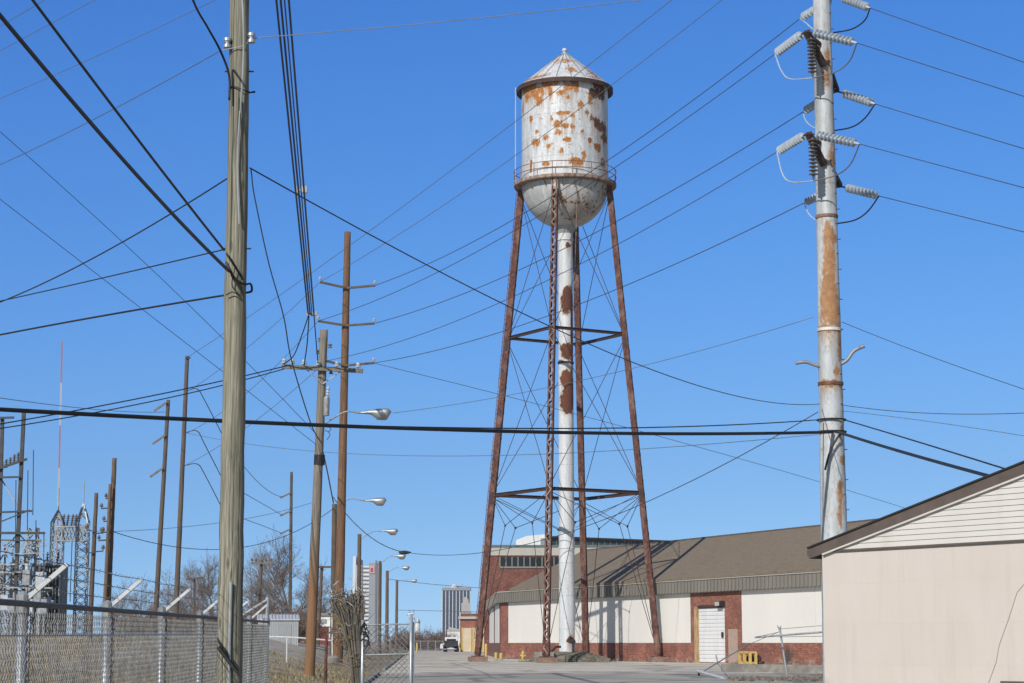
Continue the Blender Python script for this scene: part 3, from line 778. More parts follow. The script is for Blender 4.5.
# near greenish pole
np_, nfoot, ne = pole_thing('utility_pole', 'thick greenish weathered wooden pole standing in front of the chain link fence', 'utility pole', (242.5, -150), (229, 690), 20, .185, .27, M['wood_near'])
NY = 20
for px, py in ((227.5, 43), (251.5, 38)):
    spool(np_, P(px, py, NY - .1), (0, 0, 1), .04, .1, 'galv')
    spool(np_, P(px, py - 2, NY - .1), (0, 0, 1), .028, .035, 'porcelain')
MB().tube(lw(np_, P(222, 50, NY - .12), P(240, 47, NY - .13), P(257, 38, NY - .05)), .006, 5).build('tie_wire', M['wire_silver'], np_)
gw = [P(241.5 - .006 * y + 2 * math.sin(y * .03) - .012 * y + 1, y, NY - .135) for y in range(-40, 232, 12)]
MB().tube(lw(np_, *gw), .009, 5).build('ground_wire', M['wire_silver'], np_)
gw = [P(241 + 1.5 * math.sin(y * .05), y, NY - .135) for y in (98, 110, 122, 134, 146, 160, 172)]
MB().tube(lw(np_, *gw), .008, 5).build('ground_wire', M['wire'], np_)
MB().tube(lw(np_, P(231, 582, NY - .15), P(229.5, 640, NY - .15), P(229, 720, NY - .15)), .014, 8).build('conduit', M['galv'], np_)
MB().beam(*lw(np_, P(218, 647, NY - .17), P(237, 672, NY - .15)), .04, .035).build('brace', M['dark_metal'], np_)
for y in (72, 249):
    c = P(240 - .018 * y, y, NY)
    MB().tube(lw(np_, c - V((.14, .02, 0)), c + V((.16, -.02, 0))), .009, 6).build('through_bolt', M['dark_metal'], np_)
cl = [P(226, 262, NY - .1), P(233, 276, NY - .16), P(243, 284, NY - .12), P(250.5, 284, NY), P(251.5, 291, NY + .05), P(245, 293, NY + .1)]
MB().tube(lw(np_, *catmull(cl)), .012, 6).build('cable_loop', M['black'], np_)
cl = [P(229, 256, NY - .14), P(236, 268, NY - .16), P(243, 280, NY - .12)]
MB().tube(lw(np_, *catmull(cl)), .009, 6).build('cable_loop', M['black'], np_)
cl = [P(226, 295, NY - .14), P(233, 292, NY - .16), P(240, 296, NY - .14), P(232, 285, NY - .16), P(235, 268, NY - .16)]
MB().tube(lw(np_, *catmull(cl)), .006, 6).build('cable_loop', M['black'], np_)
MB().tube(lw(np_, *[P(242, 92, NY) + V((.135 * math.cos(a), .135 * math.sin(a), .03 * math.sin(a * 2))) for a in [i * math.pi / 8 for i in range(17)]]), .007, 5).build('cable_band', M['black'], np_)

# steel transmission pole
SY = 66
sp_, sfoot, se = pole_thing('transmission_pole', 'tall pale steel transmission pole with rust patches and stacked strings of insulators', 'transmission pole', (820.2, -60), (834, 530), SY, .56, .96, None, taper_n=160)
sh = kids(sp_)[0]; sh.data.materials.clear(); sh.data.materials.append(M['steelpole'])
def szz(py): return P(828, py, SY).z - sfoot.z
ssp = []
for py, ang_, wz, wa, dk in [(285, -.05, 46, .62, 0), (255, 0, 26, .5, 0), (312, .1, 18, .9, 0), (300, -.3, 30, .6, 0), (240, .3, 8, .5, .1), (55, .35, 12, .3, .2), (80, .2, 10, .3, .4), (158, .6, 14, .3, .3), (385, 0, 3, 1.4, .3), (372, .4, 6, .3, .1), (505, .5, 22, .22, 0), (490, .55, 10, .2, .5), (430, .8, 4, .2, .3), (460, .8, 4, .2, .3), (455, -.3, 30, .06, 0), (330, 0, 2, 1.5, .4), (345, .9, 12, .3, .1)]:
    ssp.append((ang_, szz(py), wa, wz * .034, dk, .6))
attr_mesh(sh, None, 0, spots_fn(ssp))
for py in (217, 330, 384):
    z = szz(py); c = se * (z / se.z); r_ = .5 * (.96 + (.56 - .96) * z / (szz(-60)))
    MB().lathe([(r_ - .02, -.05), (r_ + .025, -.05), (r_ + .025, .05), (r_ - .02, .05)], o=c, n=24, axis=se, caps=False).build('flange_band', M['rust'] if py != 330 else M['white_pipe'], sp_)
for i in range(34):
    py = 15 + i * 15
    z = szz(py); c = se * (z / se.z); r_ = .5 * (.96 + (.56 - .96) * z / (szz(-60)))
    s = 1 if i % 2 else .75
    a_ = c + V((r_ * .9 * s, -r_ * (.3 if s == 1 else .66), 0))
    MB().tube([a_, a_ + V((.10 * s, -.04, 0))], .016, 5).build('climbing_step', M['rust_dark'], sp_)
def istring(p0, p1, nd, r, m_, parent, name='insulator_string'):
    p0, p1 = V(p0), V(p1); L = (p1 - p0).length
    prof = [(.02, 0)]
    for i in range(nd):
        z = L * (.06 + .88 * i / nd); h = L * .88 / nd
        prof += [(.05, z), (r * .97, z + h * .1), (r, z + h * .22), (r * .75, z + h * .34), (.05, z + h * .42), (.045, z + h * .98)]
    prof += [(.02, L)]
    MB().lathe(prof, o=p0 - parent.location, n=16, axis=p1 - p0).build(name, M[m_], parent)
tipA = [P(806, 31, 65.0), P(808, 133, 65.0)]
tipB = [P(837, -4, 67), P(836.5, 91, 67), P(839.5, 186, 67)]
for c, py in zip(tipA, (66, 165)):
    r_ = P(824, py, SY - .35)
    m_ = MB(); m_.beam(c - sp_.location, r_ - sp_.location, .16, .2); m_.beam(c + V((.05, 0, -.1)) - sp_.location, P(820, py - 22, SY - .3) - sp_.location, .1, .1); m_.build('bracket_arm', M['rust_dark'], sp_)
for c, py in zip(tipB, (-22, 75, 170)):
    r_ = P(831, py, SY + .3)
    m_ = MB(); m_.beam(r_ - sp_.location, c - sp_.location, .16, .2); m_.beam(r_ - sp_.location + V((-.1, 0, -.5)), c - sp_.location, .08, .08); m_.build('bracket_arm', M['rust_dark'], sp_)
ends = {}
for key, p0, (px, py), Y in [('L2', tipA[0], (775, 54), 67.2), ('R2', tipA[0], (857, 43), 63.6), ('L4', tipA[1], (777, 152), 67.2), ('R4', tipA[1], (859.5, 144), 63.6)]:
    e_ = P(px, py, Y); ends[key] = e_
    a_ = p0.lerp(e_, .14); istring(a_, e_, 10, .155, 'porcelain', sp_)
    MB().tube(lw(sp_, p0, a_), .03, 6).build('shackle', M['rust_dark'], sp_)
for key, p0, (px, py), Y in [('L1', tipB[0], (800, 18.5), 69), ('R1', tipB[0], (870, 8), 65.4), ('L3', tipB[1], (803, 112), 69), ('R3', tipB[1], (875, 104), 65.4), ('L5', tipB[2], (804, 203), 69), ('R5', tipB[2], (879, 196), 65.4)]:
    e_ = P(px, py, Y); ends[key] = e_
    a_ = p0.lerp(e_, .17); istring(a_, e_, 9, .15, 'porcelain', sp_)
    MB().tube(lw(sp_, p0, a_), .03, 6).build('shackle', M['rust_dark'], sp_)
for (x0, y0), (x1, y1) in (((811, 37), (812.5, 77)), ((812.5, 137), (813.5, 180))):
    istring(P(x0, y0, 65), P(x1, y1, 65), 10, .155, 'porcelain_dark', sp_, 'post_insulator')
def jump(a, mids, b, m_, r=.022):
    MB().tube(lw(sp_, *catmull([a] + mids + [b])), r, 6).build('jumper_wire', M[m_], sp_)
for kL, kR, x, y in (('L2', 'R2', 812.5, 78), ('L4', 'R4', 813.5, 181)):
    a_, b_ = ends[kL], ends[kR]
    jump(a_, [P(x - 31, y - 7, 66.5), P(x - 22, y + 1, 66)], P(x, y, 65), 'porcelain')
    jump(P(x, y, 65), [P(x + 23, y - 6, 64.6), P(x + 37, y - 17, 64.2)], b_, 'wire_grey')
for kL, kR, x, y in (('L1', 'R1', 832, 33), ('L3', 'R3', 832, 131), ('L5', 'R5', 835, 224)):
    a_, b_ = ends[kL], ends[kR]
    jump(a_, [P(x - 26, y - 10, 68.6), P(x - 17, y - 3, 68.2)], P(x, y, 67.3), 'porcelain')
    jump(P(x, y, 67.3), [P(x + 20, y - 4, 66.4), P(x + 33, y - 13, 66)], b_, 'black', .025)
for pts in ([(822, 367), (815, 365), (806, 362), (796, 363)], [(841, 364), (847, 360), (854, 351), (864, 346)]):
    m_ = MB().tube(lw(sp_, *catmull([P(x, y, SY - .1) for x, y in pts])), [.06] * 24 + [.075], 8); m_.build('bracket_arm', M['galv_dull'], sp_, smooth=True)
cl = [P(845, 432, SY - .5), P(838, 437, SY - .6), P(830, 452, SY - .6), P(825, 470, SY - .5)]  # black tube curving down the front of the steel pole
MB().tube(lw(sp_, *catmull(cl)), .035, 6).build('black_arc', M['black'], sp_)
for py in (420, 432):
    z = szz(py); c = se * (z / se.z)
    MB().tube([c + V((.47 * math.cos(a), .47 * math.sin(a), 0)) for a in [i * math.pi / 12 for i in range(25)]], .03, 6).build('cable_clamp', M['black'], sp_)

# grey pole with crossarm and lamp, brown pole behind
GY = 82
gp, gf, ge = pole_thing('utility_pole', 'grey pole with black band, one wide crossarm and a street lamp on it', 'utility pole', (324, 330), (309.5, 676), GY, .33, .44, M['wood_grey'])
MB().tube(lw(gp, P(319.6, 455, GY), P(319.2, 465, GY)), .225, 16).build('black_band', M['black'], gp)
MB().beam(*lw(gp, P(282, 366.5, GY - .3), P(363, 371, GY - .3)), .17, .13, V((0, 0, 1))).build('crossarm', M['crossarm'], gp)
for px in (284, 292, 304, 318, 337, 358):
    pin_insulator(gp, P(px, 366.5 + (px - 282) * .055 - 3, GY - .3), 1.2)
for q in ((305, 368), (343, 370)):
    MB().beam(*lw(gp, P(*q, GY - .28), P(322.5, 384, GY - .2)), .05, .03).build('arm_brace', M['galv_dull'], gp)
m_ = MB().lathe([(.02, -.42), (.12, -.4), (.13, .3), (.1, .38), (.02, .4)], o=P(326.5, 406, GY - .15) - gp.location, n=14); m_.build('capacitor_can', M['galv_dull'], gp)
istring(P(327, 399, GY - .15), P(328.5, 386, GY - .15), 4, .09, 'porcelain', gp, 'bushing')
for q in ((318, 352), (330, 346), (320, 340), (331, 372)):
    spool(gp, P(*q, GY), (0, 0, 1), .09, .16, 'porcelain_dark')
for q in ((325, 425, 331, 428), (325, 430, 330, 436)):
    MB().tube(lw(gp, *catmull([P(q[0], q[1], GY - .2), P(q[2], q[1] + 4, GY - .3), P(q[2] - 3, q[3] + 4, GY - .2)])), .015, 5).build('cable_loop', M['black'], gp)

BY_ = 120
bp_, bf, be = pole_thing('transmission_pole', 'tallest brown wooden pole with three pairs of thin arms beside the grey pole', 'transmission pole', (347.6, 232), (338, 663), BY_, .40, .60, M['wood_brown'])
tips = {}
for i, (l, r_, c) in enumerate((((320, 282), (375, 285.5), (347, 288)), ((318, 321), (374, 323.5), (346, 325.5)), ((326, 361), (373.5, 363), (345, 365.5)))):
    MB().beam(*lw(bp_, P(*c, BY_ - .3), P(*l, BY_ - .6)), .12, .16).build('arm', M['wood_dark'], bp_)
    MB().beam(*lw(bp_, P(*c, BY_ - .3), P(*r_, BY_ - .6)), .12, .16).build('arm', M['wood_dark'], bp_)
    tips['l%d' % i] = P(*l, BY_ - .6); tips['r%d' % i] = P(*r_, BY_ - .6)
    for q in (l, r_): pin_insulator(bp_, P(q[0], q[1] - 2, BY_ - .6), 1.1, 'porcelain')

# street lamps
def street_lamp(label, arm0, mid, head, Y, pole=None, s=1.0, m_='galv_dull'):
    hp = P(*head, Y)
    if pole:
        px, pt, pb, dm, wood_ = pole
        t_, ft, ee = pole_thing('street_lamp', label, 'street lamp', (px, pt), (pb, 665), Y, dm * .8, dm, wood_, 'cobra head street lamps along the road')
    else:
        t_ = thing('street_lamp', label, 'street lamp', P(*arm0, Y), 0, 'cobra head street lamps along the road')
    a_ = P(*arm0, Y); m1 = P(*mid, Y)
    L = 1.05 * s
    hx = V((1, 0, .03)).normalized()
    back = hp - hx * L * .5
    MB().tube(lw(t_, *catmull([a_, m1, back])), [.035] * 17, 8).build('lamp_arm', M[m_], t_, smooth=True)
    hd = MB(); nn = 14; o = back - t_.location
    for i in range(nn + 1):
        f = i / nn
        wd = L * (.07 + .16 * math.sin(min(1, f * 1.15) * math.pi * .55) ** 1.3) * (1 if f < .85 else math.sqrt(max(.02, 1 - ((f - .85) / .15) ** 2)))
        up = wd * .55; dn = wd * (.35 + .75 * ss(.3, .6, f) * (1 - ss(.85, 1, f)))
        for k in range(12):
            a = 2 * math.pi * k / 12
            hd.v.append(tuple(o + hx * (L * f) + V((0, wd * math.cos(a), (up if math.sin(a) > 0 else dn) * math.sin(a)))))
    hd.f = [(i * 12 + k, i * 12 + (k + 1) % 12, (i + 1) * 12 + (k + 1) % 12, (i + 1) * 12 + k) for i in range(nn) for k in range(12)] + [tuple(range(11, -1, -1)), tuple(nn * 12 + k for k in range(12))]
    h_ = fixn(hd.build('lamp_head', M['galv'], t_, smooth=True))
    c = o + hx * L * .62
    ln = MB().lathe([(.01, -.26 * s), (.09 * s, -.235 * s), (.15 * s, -.17 * s), (.17 * s, -.08 * s)], o=c, n=14, caps=False); ln.build('lens', bpy.data.materials.get('cloudy lens'), h_, smooth=True)
    return t_
street_lamp('street lamp on the curved arm of the grey pole with black band', (324, 424), (345, 412), (375.5, 412.5), GY, s=1.25)
Z_ = lambda py, Y: None
street_lamp('street lamp on the grey pole right behind the tall brown pole', (335, 507), (350, 499), (375.5, 500.5), 138, (334.5, 504, 332.5, .42, M['wood_dark']), 1.45)
street_lamp('street lamp whose pole stands in front of the white highrise', (359.5, 540), (372, 532), (389.5, 531), 175, (359.5, 534, 358, .42, M['wood_dark']), 1.45)
street_lamp('street lamp beside the right edge of the white highrise', (381, 563), (389, 557), (399, 556), 223, (380, 561, 379.5, .4, M['wood_dark']), 1.5)
street_lamp('street lamp on a brown pole in the open gap past the white highrise', (387.5, 573), (395, 568), (404, 567.5), 261, (387.3, 570.5, 386.5, .5, M['wood_tan']), 1.4)
street_lamp('farthest street lamp, on the slim tan pole nearest the dark office tower', (397, 582), (404, 580), (412.5, 580.5), 316, (397, 580, 396, .5, M['wood_tan']), 1.4)
wp, _, _ = pole_thing('conduit_post', 'slim white pipe post beside the foot of the tall brown pole', 'pipe post', (332, 590), (332.4, 664), 116, .09, .09, M['white_pipe'])
MB().lathe([(.42, 0), (.42, .3), (.3, .42), (.05, .45)], n=14).build('footing', M['concrete'], wp)

# background poles
def bare(label, top, bot, Y, dt_, db, m_, name='utility_pole'):
    return pole_thing(name, label, 'utility pole', top, bot, Y, dt_, db, M[m_], 'wooden poles around the substation')[0]
p1 = bare('thickest brown wooden pole beside the substation, with small brackets on its left', (114.5, 458), (107.5, 604), 90, .20, .36, 'wood_tan')
for y, L in ((498, 5), (508, 9), (521, 6), (532, 8), (540, 10)):
    c = P(113 - (y - 458) * .05, y, 89.8)
    MB().beam(*lw(p1, c, c + V((-L * .045, 0, -.02))), .06, .05).build('bracket', M['dark_metal'], p1)
    pin_insulator(p1, c + V((-L * .045, 0, .05)), .9, 'porcelain_dark')
p1b = bare('shorter brown pole pressed against the thickest brown pole by the substation', (110.3, 484), (105, 604), 89.6, .15, .2, 'wood_tan')
p2 = bare('thin dark wooden pole with side insulators between substation and thick brown pole', (96.5, 493), (91, 604), 90, .17, .25, 'wood_dark')
for y, x in ((531, 87), (534, 103), (552, 103), (553, 86)):
    c = P(95 - (y - 493) * .05, y, 89.8)
    MB().beam(*lw(p2, c, P(x, y - 1, 89.8)), .05, .05).build('bracket', M['dark_metal'], p2)
    pin_insulator(p2, P(x, y - 3, 89.8), 1.0, 'porcelain_dark')
p3 = bare('tall slim grey wooden pole with wires strung off its right side', (187.3, 356), (176.5, 600), 150, .30, .42, 'wood_dark')
MB().beam(*lw(p3, P(185.5, 358, 149.8), P(190.5, 358, 149.8)), .1, .1).build('pole_top_pin', M['dark_metal'], p3)
p4 = bare('tall grey wooden pole with three short slanted arms on its left', (168.3, 400), (156.5, 600), 170, .32, .46, 'wood_dark')
for y, x in ((402, 167), (435, 165.5), (468, 163)):
    MB().beam(*lw(p4, P(x, y, 169.7), P(x - 13, y + 9, 169.7)), .16, .16).build('arm', M['crossarm'], p4)
p5 = bare('distant slim grey pole with three short arms rising out of the bare trees', (291.5, 472), (290, 612), 260, .36, .5, 'wood_dark')
for y in (493, 511, 529):
    MB().beam(*lw(p5, P(290.5, y, 259.7), P(280, y + 5, 259.7)), .2, .2).build('arm', M['crossarm'], p5)
p6 = bare('short distant pole with a flat crossarm above the bare trees beside the metal shed', (261.5, 560), (259, 612), 190, .28, .36, 'wood_dark')
MB().beam(*lw(p6, P(251, 563, 189.7), P(273, 563, 189.7)), .22, .18).build('crossarm', M['crossarm'], p6)
for x in (252, 256, 266, 271): pin_insulator(p6, P(x, 561, 189.7), 1.5, 'porcelain_dark')
p7 = bare('distant dark pole with small crossarm between the grey pole and brown pole', (322, 566), (318, 640), 180, .26, .34, 'wood_dark')
MB().beam(*lw(p7, P(316, 567, 179.7), P(333, 567, 179.7)), .18, .16).build('crossarm', M['wood_dark'], p7)
p8 = bare('small distant pole with crossarm in the bare trees left of the greenish pole', (194.5, 578), (194, 612), 190, .22, .28, 'wood_dark')
MB().beam(*lw(p8, P(186, 579, 189.7), P(203, 578, 189.7)), .18, .16).build('crossarm', M['wood_dark'], p8)

# ------------------------------------------------------------------ wires
WG = 'overhead wires'
def wire(label, a, b, mid=None, px_w=.75, m_='wire', name='overhead_wire', cat='wire', yext=None, group=None, seg=28):
    """a, b: 3D points, or (px, py, Y); mid: a picture point the sagging wire passes through"""
    a = a if isinstance(a, V) else P(*a); b = b if isinstance(b, V) else P(*b)
    sag = 0
    if mid:
        best = None
        for i in range(1, 200):
            t_ = i / 200; q = a.lerp(b, t_); x_, y_ = proj(q)
            # vertical drop changes px very little
            dd_ = abs(x_ - mid[0])
            if best is None or dd_ < best[0]: best = (dd_, t_, q)
        t_, q = best[1], best[2]
        zt_ = P(mid[0], mid[1], q.y).z
        sag = (q.z - zt_) / (4 * t_ * (1 - t_))
    pts = [a.lerp(b, i / seg) - V((0, 0, 4 * sag * (i / seg) * (1 - i / seg))) for i in range(seg + 1)]
    o = a.copy()
    rs_ = [max(.004, px_w * (.45 * p.y + .55 * (a.y + b.y) / 2) / 4000) for p in pts]
    ob = MB().tube([p - o for p in pts], rs_, 6).build(name, M[m_], smooth=True); ob.location = o
    return tag(ob, label, cat, group)
def cwire(label, pts, px_w, m_='black', name='overhead_cable', cat='cable'):
    q = catmull([P(*p) for p in pts]); o = q[0].copy()
    rs_ = [px_w * p.y / 4000 for p in q]
    ob = MB().tube([p - o for p in q], rs_, 6).build(name, M[m_], smooth=True); ob.location = o
    return tag(ob, label, cat)
# conductors steel pole -> brown pole
wire("wire from steel pole's upper far insulator to brown pole's top right arm", ends['L1'], tips['r0'], (640, 139), .75)
wire("wire from steel pole's upper near insulator to brown pole's middle left arm", ends['L2'], tips['l1'], (640, 151), .7)
wire("wire from steel pole's middle far insulator to brown pole's middle right arm", ends['L3'], tips['r1'], (656, 200), .75)
wire("wire from steel pole's lower near insulator to brown pole's bottom left arm", ends['L4'], tips['l2'], (696, 200), .65)
wire("wire from steel pole's lowest insulator to brown pole's bottom right arm", ends['L5'], tips['r2'], (600, 296), .75)
for k_, e_, lab in (('R1', (1040, 68, 48), 'topmost wire leaving the steel pole to the right'), ('R2', (1040, 101.5, 46), 'second wire from the top leaving the steel pole to the right'), ('R3', (1040, 153.5, 48), "middle of five wires leaving the steel pole insulators to the right"), ('R4', (1040, 192, 46), 'fourth wire down leaving the steel pole insulators to the right'), ('R5', (1040, 236, 48), 'lowest wire leaving the steel pole insulators to the right')):
    a_ = ends[k_]; b_ = P(*e_); wire(lab, a_, a_ + (b_ - a_) * 1.6, None, .9, 'wire')
wire('high faint wire crossing the tank to the top of the slim grey pole', (760, -70, 70), (188, 357, 150), (480, 148), .6, 'wire_grey')
wire('faint wire crossing the tank to the top left arm of the brown pole', (800, -62, 64), tips['l0'], (640, 63), .6, 'wire_grey')
wire("faint wire from brown pole's top left arm down to the slim grey pole", tips['l0'], (190, 390, 150), (247, 348), .5, 'wire_grey')
wire("faint wire from brown pole's middle left arm down to the slim grey pole", tips['l1'], (187, 433, 150), (248, 392), .5, 'wire_grey')
wire("faint wire from brown pole's bottom left arm down to the slim grey pole", tips['l2'], (184, 466, 150), (250, 425), .5, 'wire_grey')
wire("thin wire from brown pole's lowest right arm falling past the tower legs", tips['r2'], (1015, 545, 215), (652, 434), .5, 'wire_grey')
wire('thin dark diagonal wire from the greenish pole past the tower to the steel pole', (250, 168, NY), (820, 404, SY - .4), (480, 293), .95)
wire("thin dark nearly level wire running right from the steel pole", (842, 405, SY - .3), (1060, 411, 50), (935, 413.5), .8)
wire('guy wire rising from the tower base area to the steel pole above the black cable', (404, 552, 134), (818, 412, SY), (644, 503), .7)
wire('short sagging wire with a black splice hanging off the pole behind the brown pole', (333, 497, 138), (404, 552, 134), (362, 530), .9)
sb = MB().lathe([(.02, -.42), (.1, -.36), (.13, -.1), (.12, .1), (.04, .42)], n=10, axis=(1, 0, 0)).build('cable_splice', M['black']); sb.location = P(405, 552.5, 134); tag(sb, 'black splice box hanging on the sagging wire near the street lamps', 'splice box')
wire('faint wire from the steel pole bracket down past the tower to the nearest lamp', (814, 317, SY), (393, 413, GY), (600, 376), .6, 'wire_grey')
wire('faint wire sloping down to the right from the rusty band of the steel pole', (842, 322, SY), (1060, 401, 48), (935, 358), .7)
wire("faint wire running low behind the tower legs to the steel pole", (183, 432, 149.6), (818, 434.5, SY + .3), (460, 456), .55, 'wire_grey')
wire("thin black wire running just above the thickest level black cable", (190, 420, 36), (822, 419.5, SY - .4), (620, 428), 1.4, 'black')
wire('thin black wire falling from the steel pole to the beige building roof', (845, 420, SY - .4), (1012, 471, 36), (935, 447), 1.5, 'black')
wire('faint grey wire leaving the steel pole below the level wire, to the right', (843, 411, SY), (1060, 442, 50), (1000, 432), .6, 'wire_grey')
wire('thickest black cable strung level past the tower to the steel pole', (-60, 406, 34), (832, 432, SY - .5), (440, 429.5), 4.0, 'black', 'overhead_cable', 'cable')
wire('thick black cable dropping from the steel pole to the beige building roof', (838, 432, SY - .5), (1000, 479, 36), (920, 457), 3.2, 'black', 'overhead_cable', 'cable')
# wires at the greenish pole
wire('silver wire running up to the right from the top of the greenish pole', (254, 38, NY - .1), (700, -8, 26), (480, 18), 1.0, 'wire_silver')
wire('silver wire running down to the left from the top of the greenish pole', (227, 47, NY - .1), (-60, 190, 30), (122, 105), .8, 'wire_grey')
wire('faint wire crossing the upper sky left of the greenish pole top', (240, -12, 45), (-60, 123, 60), (90, 59), .55, 'wire_grey')
wire('faint wire crossing the upper corner of the sky, second one in', (110, -8, 45), (-60, 83, 60), None, .6, 'wire_grey')
wire('faint wire cutting the extreme upper corner of the sky', (60, -9, 45), (-60, 62, 60), None, .7, 'wire_grey')
wire('heavy twisted black cable coming down from the upper corner to the greenish pole', (-90, -95, 9), (229, 271, NY - .15), (90, 121), 4.2, 'black', 'overhead_cable', 'cable')
wire('black cable parallel to the heavy twisted cable, ending higher on the greenish pole', (-60, -125, 10), (224, 250, NY - .1), (120, 115), 3.0, 'black', 'overhead_cable', 'cable')
cwire('short black cable drooping onto the upper left side of the greenish pole', [(175, -60, 17), (193, 0, 18.5), (208, 28, 19.3), (220, 50, 19.7), (229, 75, 19.85), (229.3, 100, 19.85)], 2.6)
wire('thin black wire climbing from the left edge to the greenish pole, upper of two crossing', (228, 178, NY), (-60, 322, 34), (114, 247), 1.3, 'black')
wire('thin black wire reaching the greenish pole just under the cable ends', (222, 250, NY), (-60, 314, 34), (94, 280), 1.2, 'black')
wire('black service cable from the left edge to the looped cable on the greenish pole', (226, 295, NY), (-60, 347, 30), (101, 316), 1.9, 'black', 'overhead_cable', 'cable')
wire('long faint wire falling from the left edge behind the greenish pole, upper of two', (-60, 80, 60), (318, 436, GY), (135, 254), .6, 'wire')
wire('long faint wire falling from the left edge behind the greenish pole, lower of two', (-60, 153, 60), (318, 446, GY), (135, 304), .6, 'wire')
cwire('slack black drop cable hanging from the greenish pole to the grey pole', [(251, 170, NY), (256, 204, 26), (270, 268, 40), (284, 318, 52), (292, 362, 62), (311, 424, 74), (323, 452, GY + 10), (333.5, 503, 137)], 1.3)
wire("upper of twin black cables from the substation to the grey pole's crossarm", (-60, 434, 60), (290, 365, GY - .4), (199, 386), 1.3, 'black')
wire("lower of twin black cables from the substation to the grey pole's crossarm", (-60, 437, 60), (284, 369, GY - .4), (199, 391), 1.2, 'black')
wire('faint wire from the left edge sagging over the substation below the twin cables', (-60, 389, 60), (165, 412, 160), (81, 408), .6, 'wire')
# bundle from above to the grey pole
for lab, x0, xm, x1, yb, wd_ in (('leftmost black cable of the steep bundle coming down from above', 274.5, 297, 308, 313, 1.4), ('second black cable of the steep bundle coming down from above', 279, 300, 310, 313, 1.4), ('thin third cable of the steep bundle coming down from above', 283, 303, 312, 315, .9), ('rightmost black cable of the steep bundle coming down from above', 287.5, 306, 314, 315, 1.4)):
    p_, q_ = P(x0 + (x0 - xm) * .1, -40, 30), P(x1, yb, GY - 3)
    wire(lab, p_ + (p_ - q_) * 1.2, q_, None, wd_ * 1.9, 'black', 'overhead_cable', 'cable')
for q, lab in (((302, 190), 'small grey spacer holding the steep cable bundle in mid air'), ((312, 314), 'small grey spacer at the lower end of the steep cable bundle')):
    Yq = 52 if q[1] < 200 else GY - 3
    m_ = MB()
    for dx in (-5, 0, 4): m_.box((dx - 1) * Yq / F, (dx + 1.3) * Yq / F, -.05, .05, -.08, .1)
    m_.box(-5 * Yq / F, 5 * Yq / F, -.03, .03, -.03, .02)
    o = m_.build('cable_spacer', M['galv_dull']); o.location = P(*q, Yq); tag(o, lab, 'cable spacer')
cwire('black jumper from the bundle spacer to the left end of the crossarm', [(309, 314, GY - 3), (303, 332, GY - 2), (294, 355, GY - 1), (284, 364, GY - .4)], 1.2, 'black', 'overhead_wire', 'wire')
cwire('black jumper from the bundle spacer to the middle of the crossarm', [(309, 316, GY - 3), (307, 345, GY - 2), (304, 365, GY - .4)], 1.2, 'black', 'overhead_wire', 'wire')
cwire('black jumper from the bundle spacer to the crossarm beside the grey pole', [(314, 315, GY - 3), (316, 340, GY - 2), (318, 363, GY - .4)], 1.1, 'black', 'overhead_wire', 'wire')
# wires leaving the slim grey pole
for y0, y1, (xe, ye), ym, lab in ((391, 402, (283, 497), 470, 'upper'), (433, 446, (282, 515), 495, 'middle'), (466, 476, (281, 533), 520, 'lower')):
    c = P(186 - (y0 - 391) * .045, y0, 150)
    cwire('short %s jumper hanging off the right side of the slim grey pole' % lab, [(186 - (y0 - 391) * .045, y0, 150), (197, y0 - 2, 150), (205, y1 - 1, 152), (224, y1 + 36, 160)], .9, 'wire', 'overhead_wire', 'wire')
    wire('%s of three sagging wires strung to the distant three armed pole' % lab, (224, y1 + 36, 160), (xe, ye, 259.7), (247, ym), .6, 'wire')
wire('faint low wire crossing behind the greenish pole to the lamp pole', (111, 531, 89.8), (334, 508, 138), (245, 547), .7, 'wire')
wire('faint low wire crossing from the substation poles towards the grey pole', (96, 532, 92), (320, 500, 160), (210, 524), .5, 'wire_grey')
wire('lowest faint wire running between the street lamp poles toward the brick building', (388, 579, 261), (484, 588, 235), (430, 584), .6, 'wire_grey')
wire('faint level wire over the street between lamp poles and brick building', (397, 610, 300), (484, 612, 235), None, .5, 'wire_grey')

# ------------------------------------------------------------------ substation
def lattice_col(m_, x, y, w_, z0, z1, n, bar=.07):
    h = w_ / 2
    cs = [(-h, -h), (h, -h), (h, h), (-h, h)]
    for a, b in cs: m_.beam((x + a, y + b, z0), (x + a, y + b, z1), bar * 1.3, bar * 1.3)
    for i in range(n):
        za, zb = z0 + (z1 - z0) * i / n, z0 + (z1 - z0) * (i + 1) / n
        for k in range(4):
            (a, b), (c, d) = cs[k], cs[(k + 1) % 4]
            m_.beam((x + a, y + b, za), (x + c, y + d, zb), bar, bar); m_.beam((x + c, y + d, za), (x + a, y + b, zb), bar, bar)
SYb = 110
def SX(px): return XG(px, SYb)
def SZ(py): return P(60, py, SYb).z
gn = thing('substation_gantry', 'pale lattice steel gantry with two pointed towers in the substation', 'gantry', (SX(66), SYb, gz(SX(66), SYb)))
bx_, bz_ = gn.location.x, gn.location.z
zb0, zb1 = SZ(541) - bz_, SZ(527) - bz_
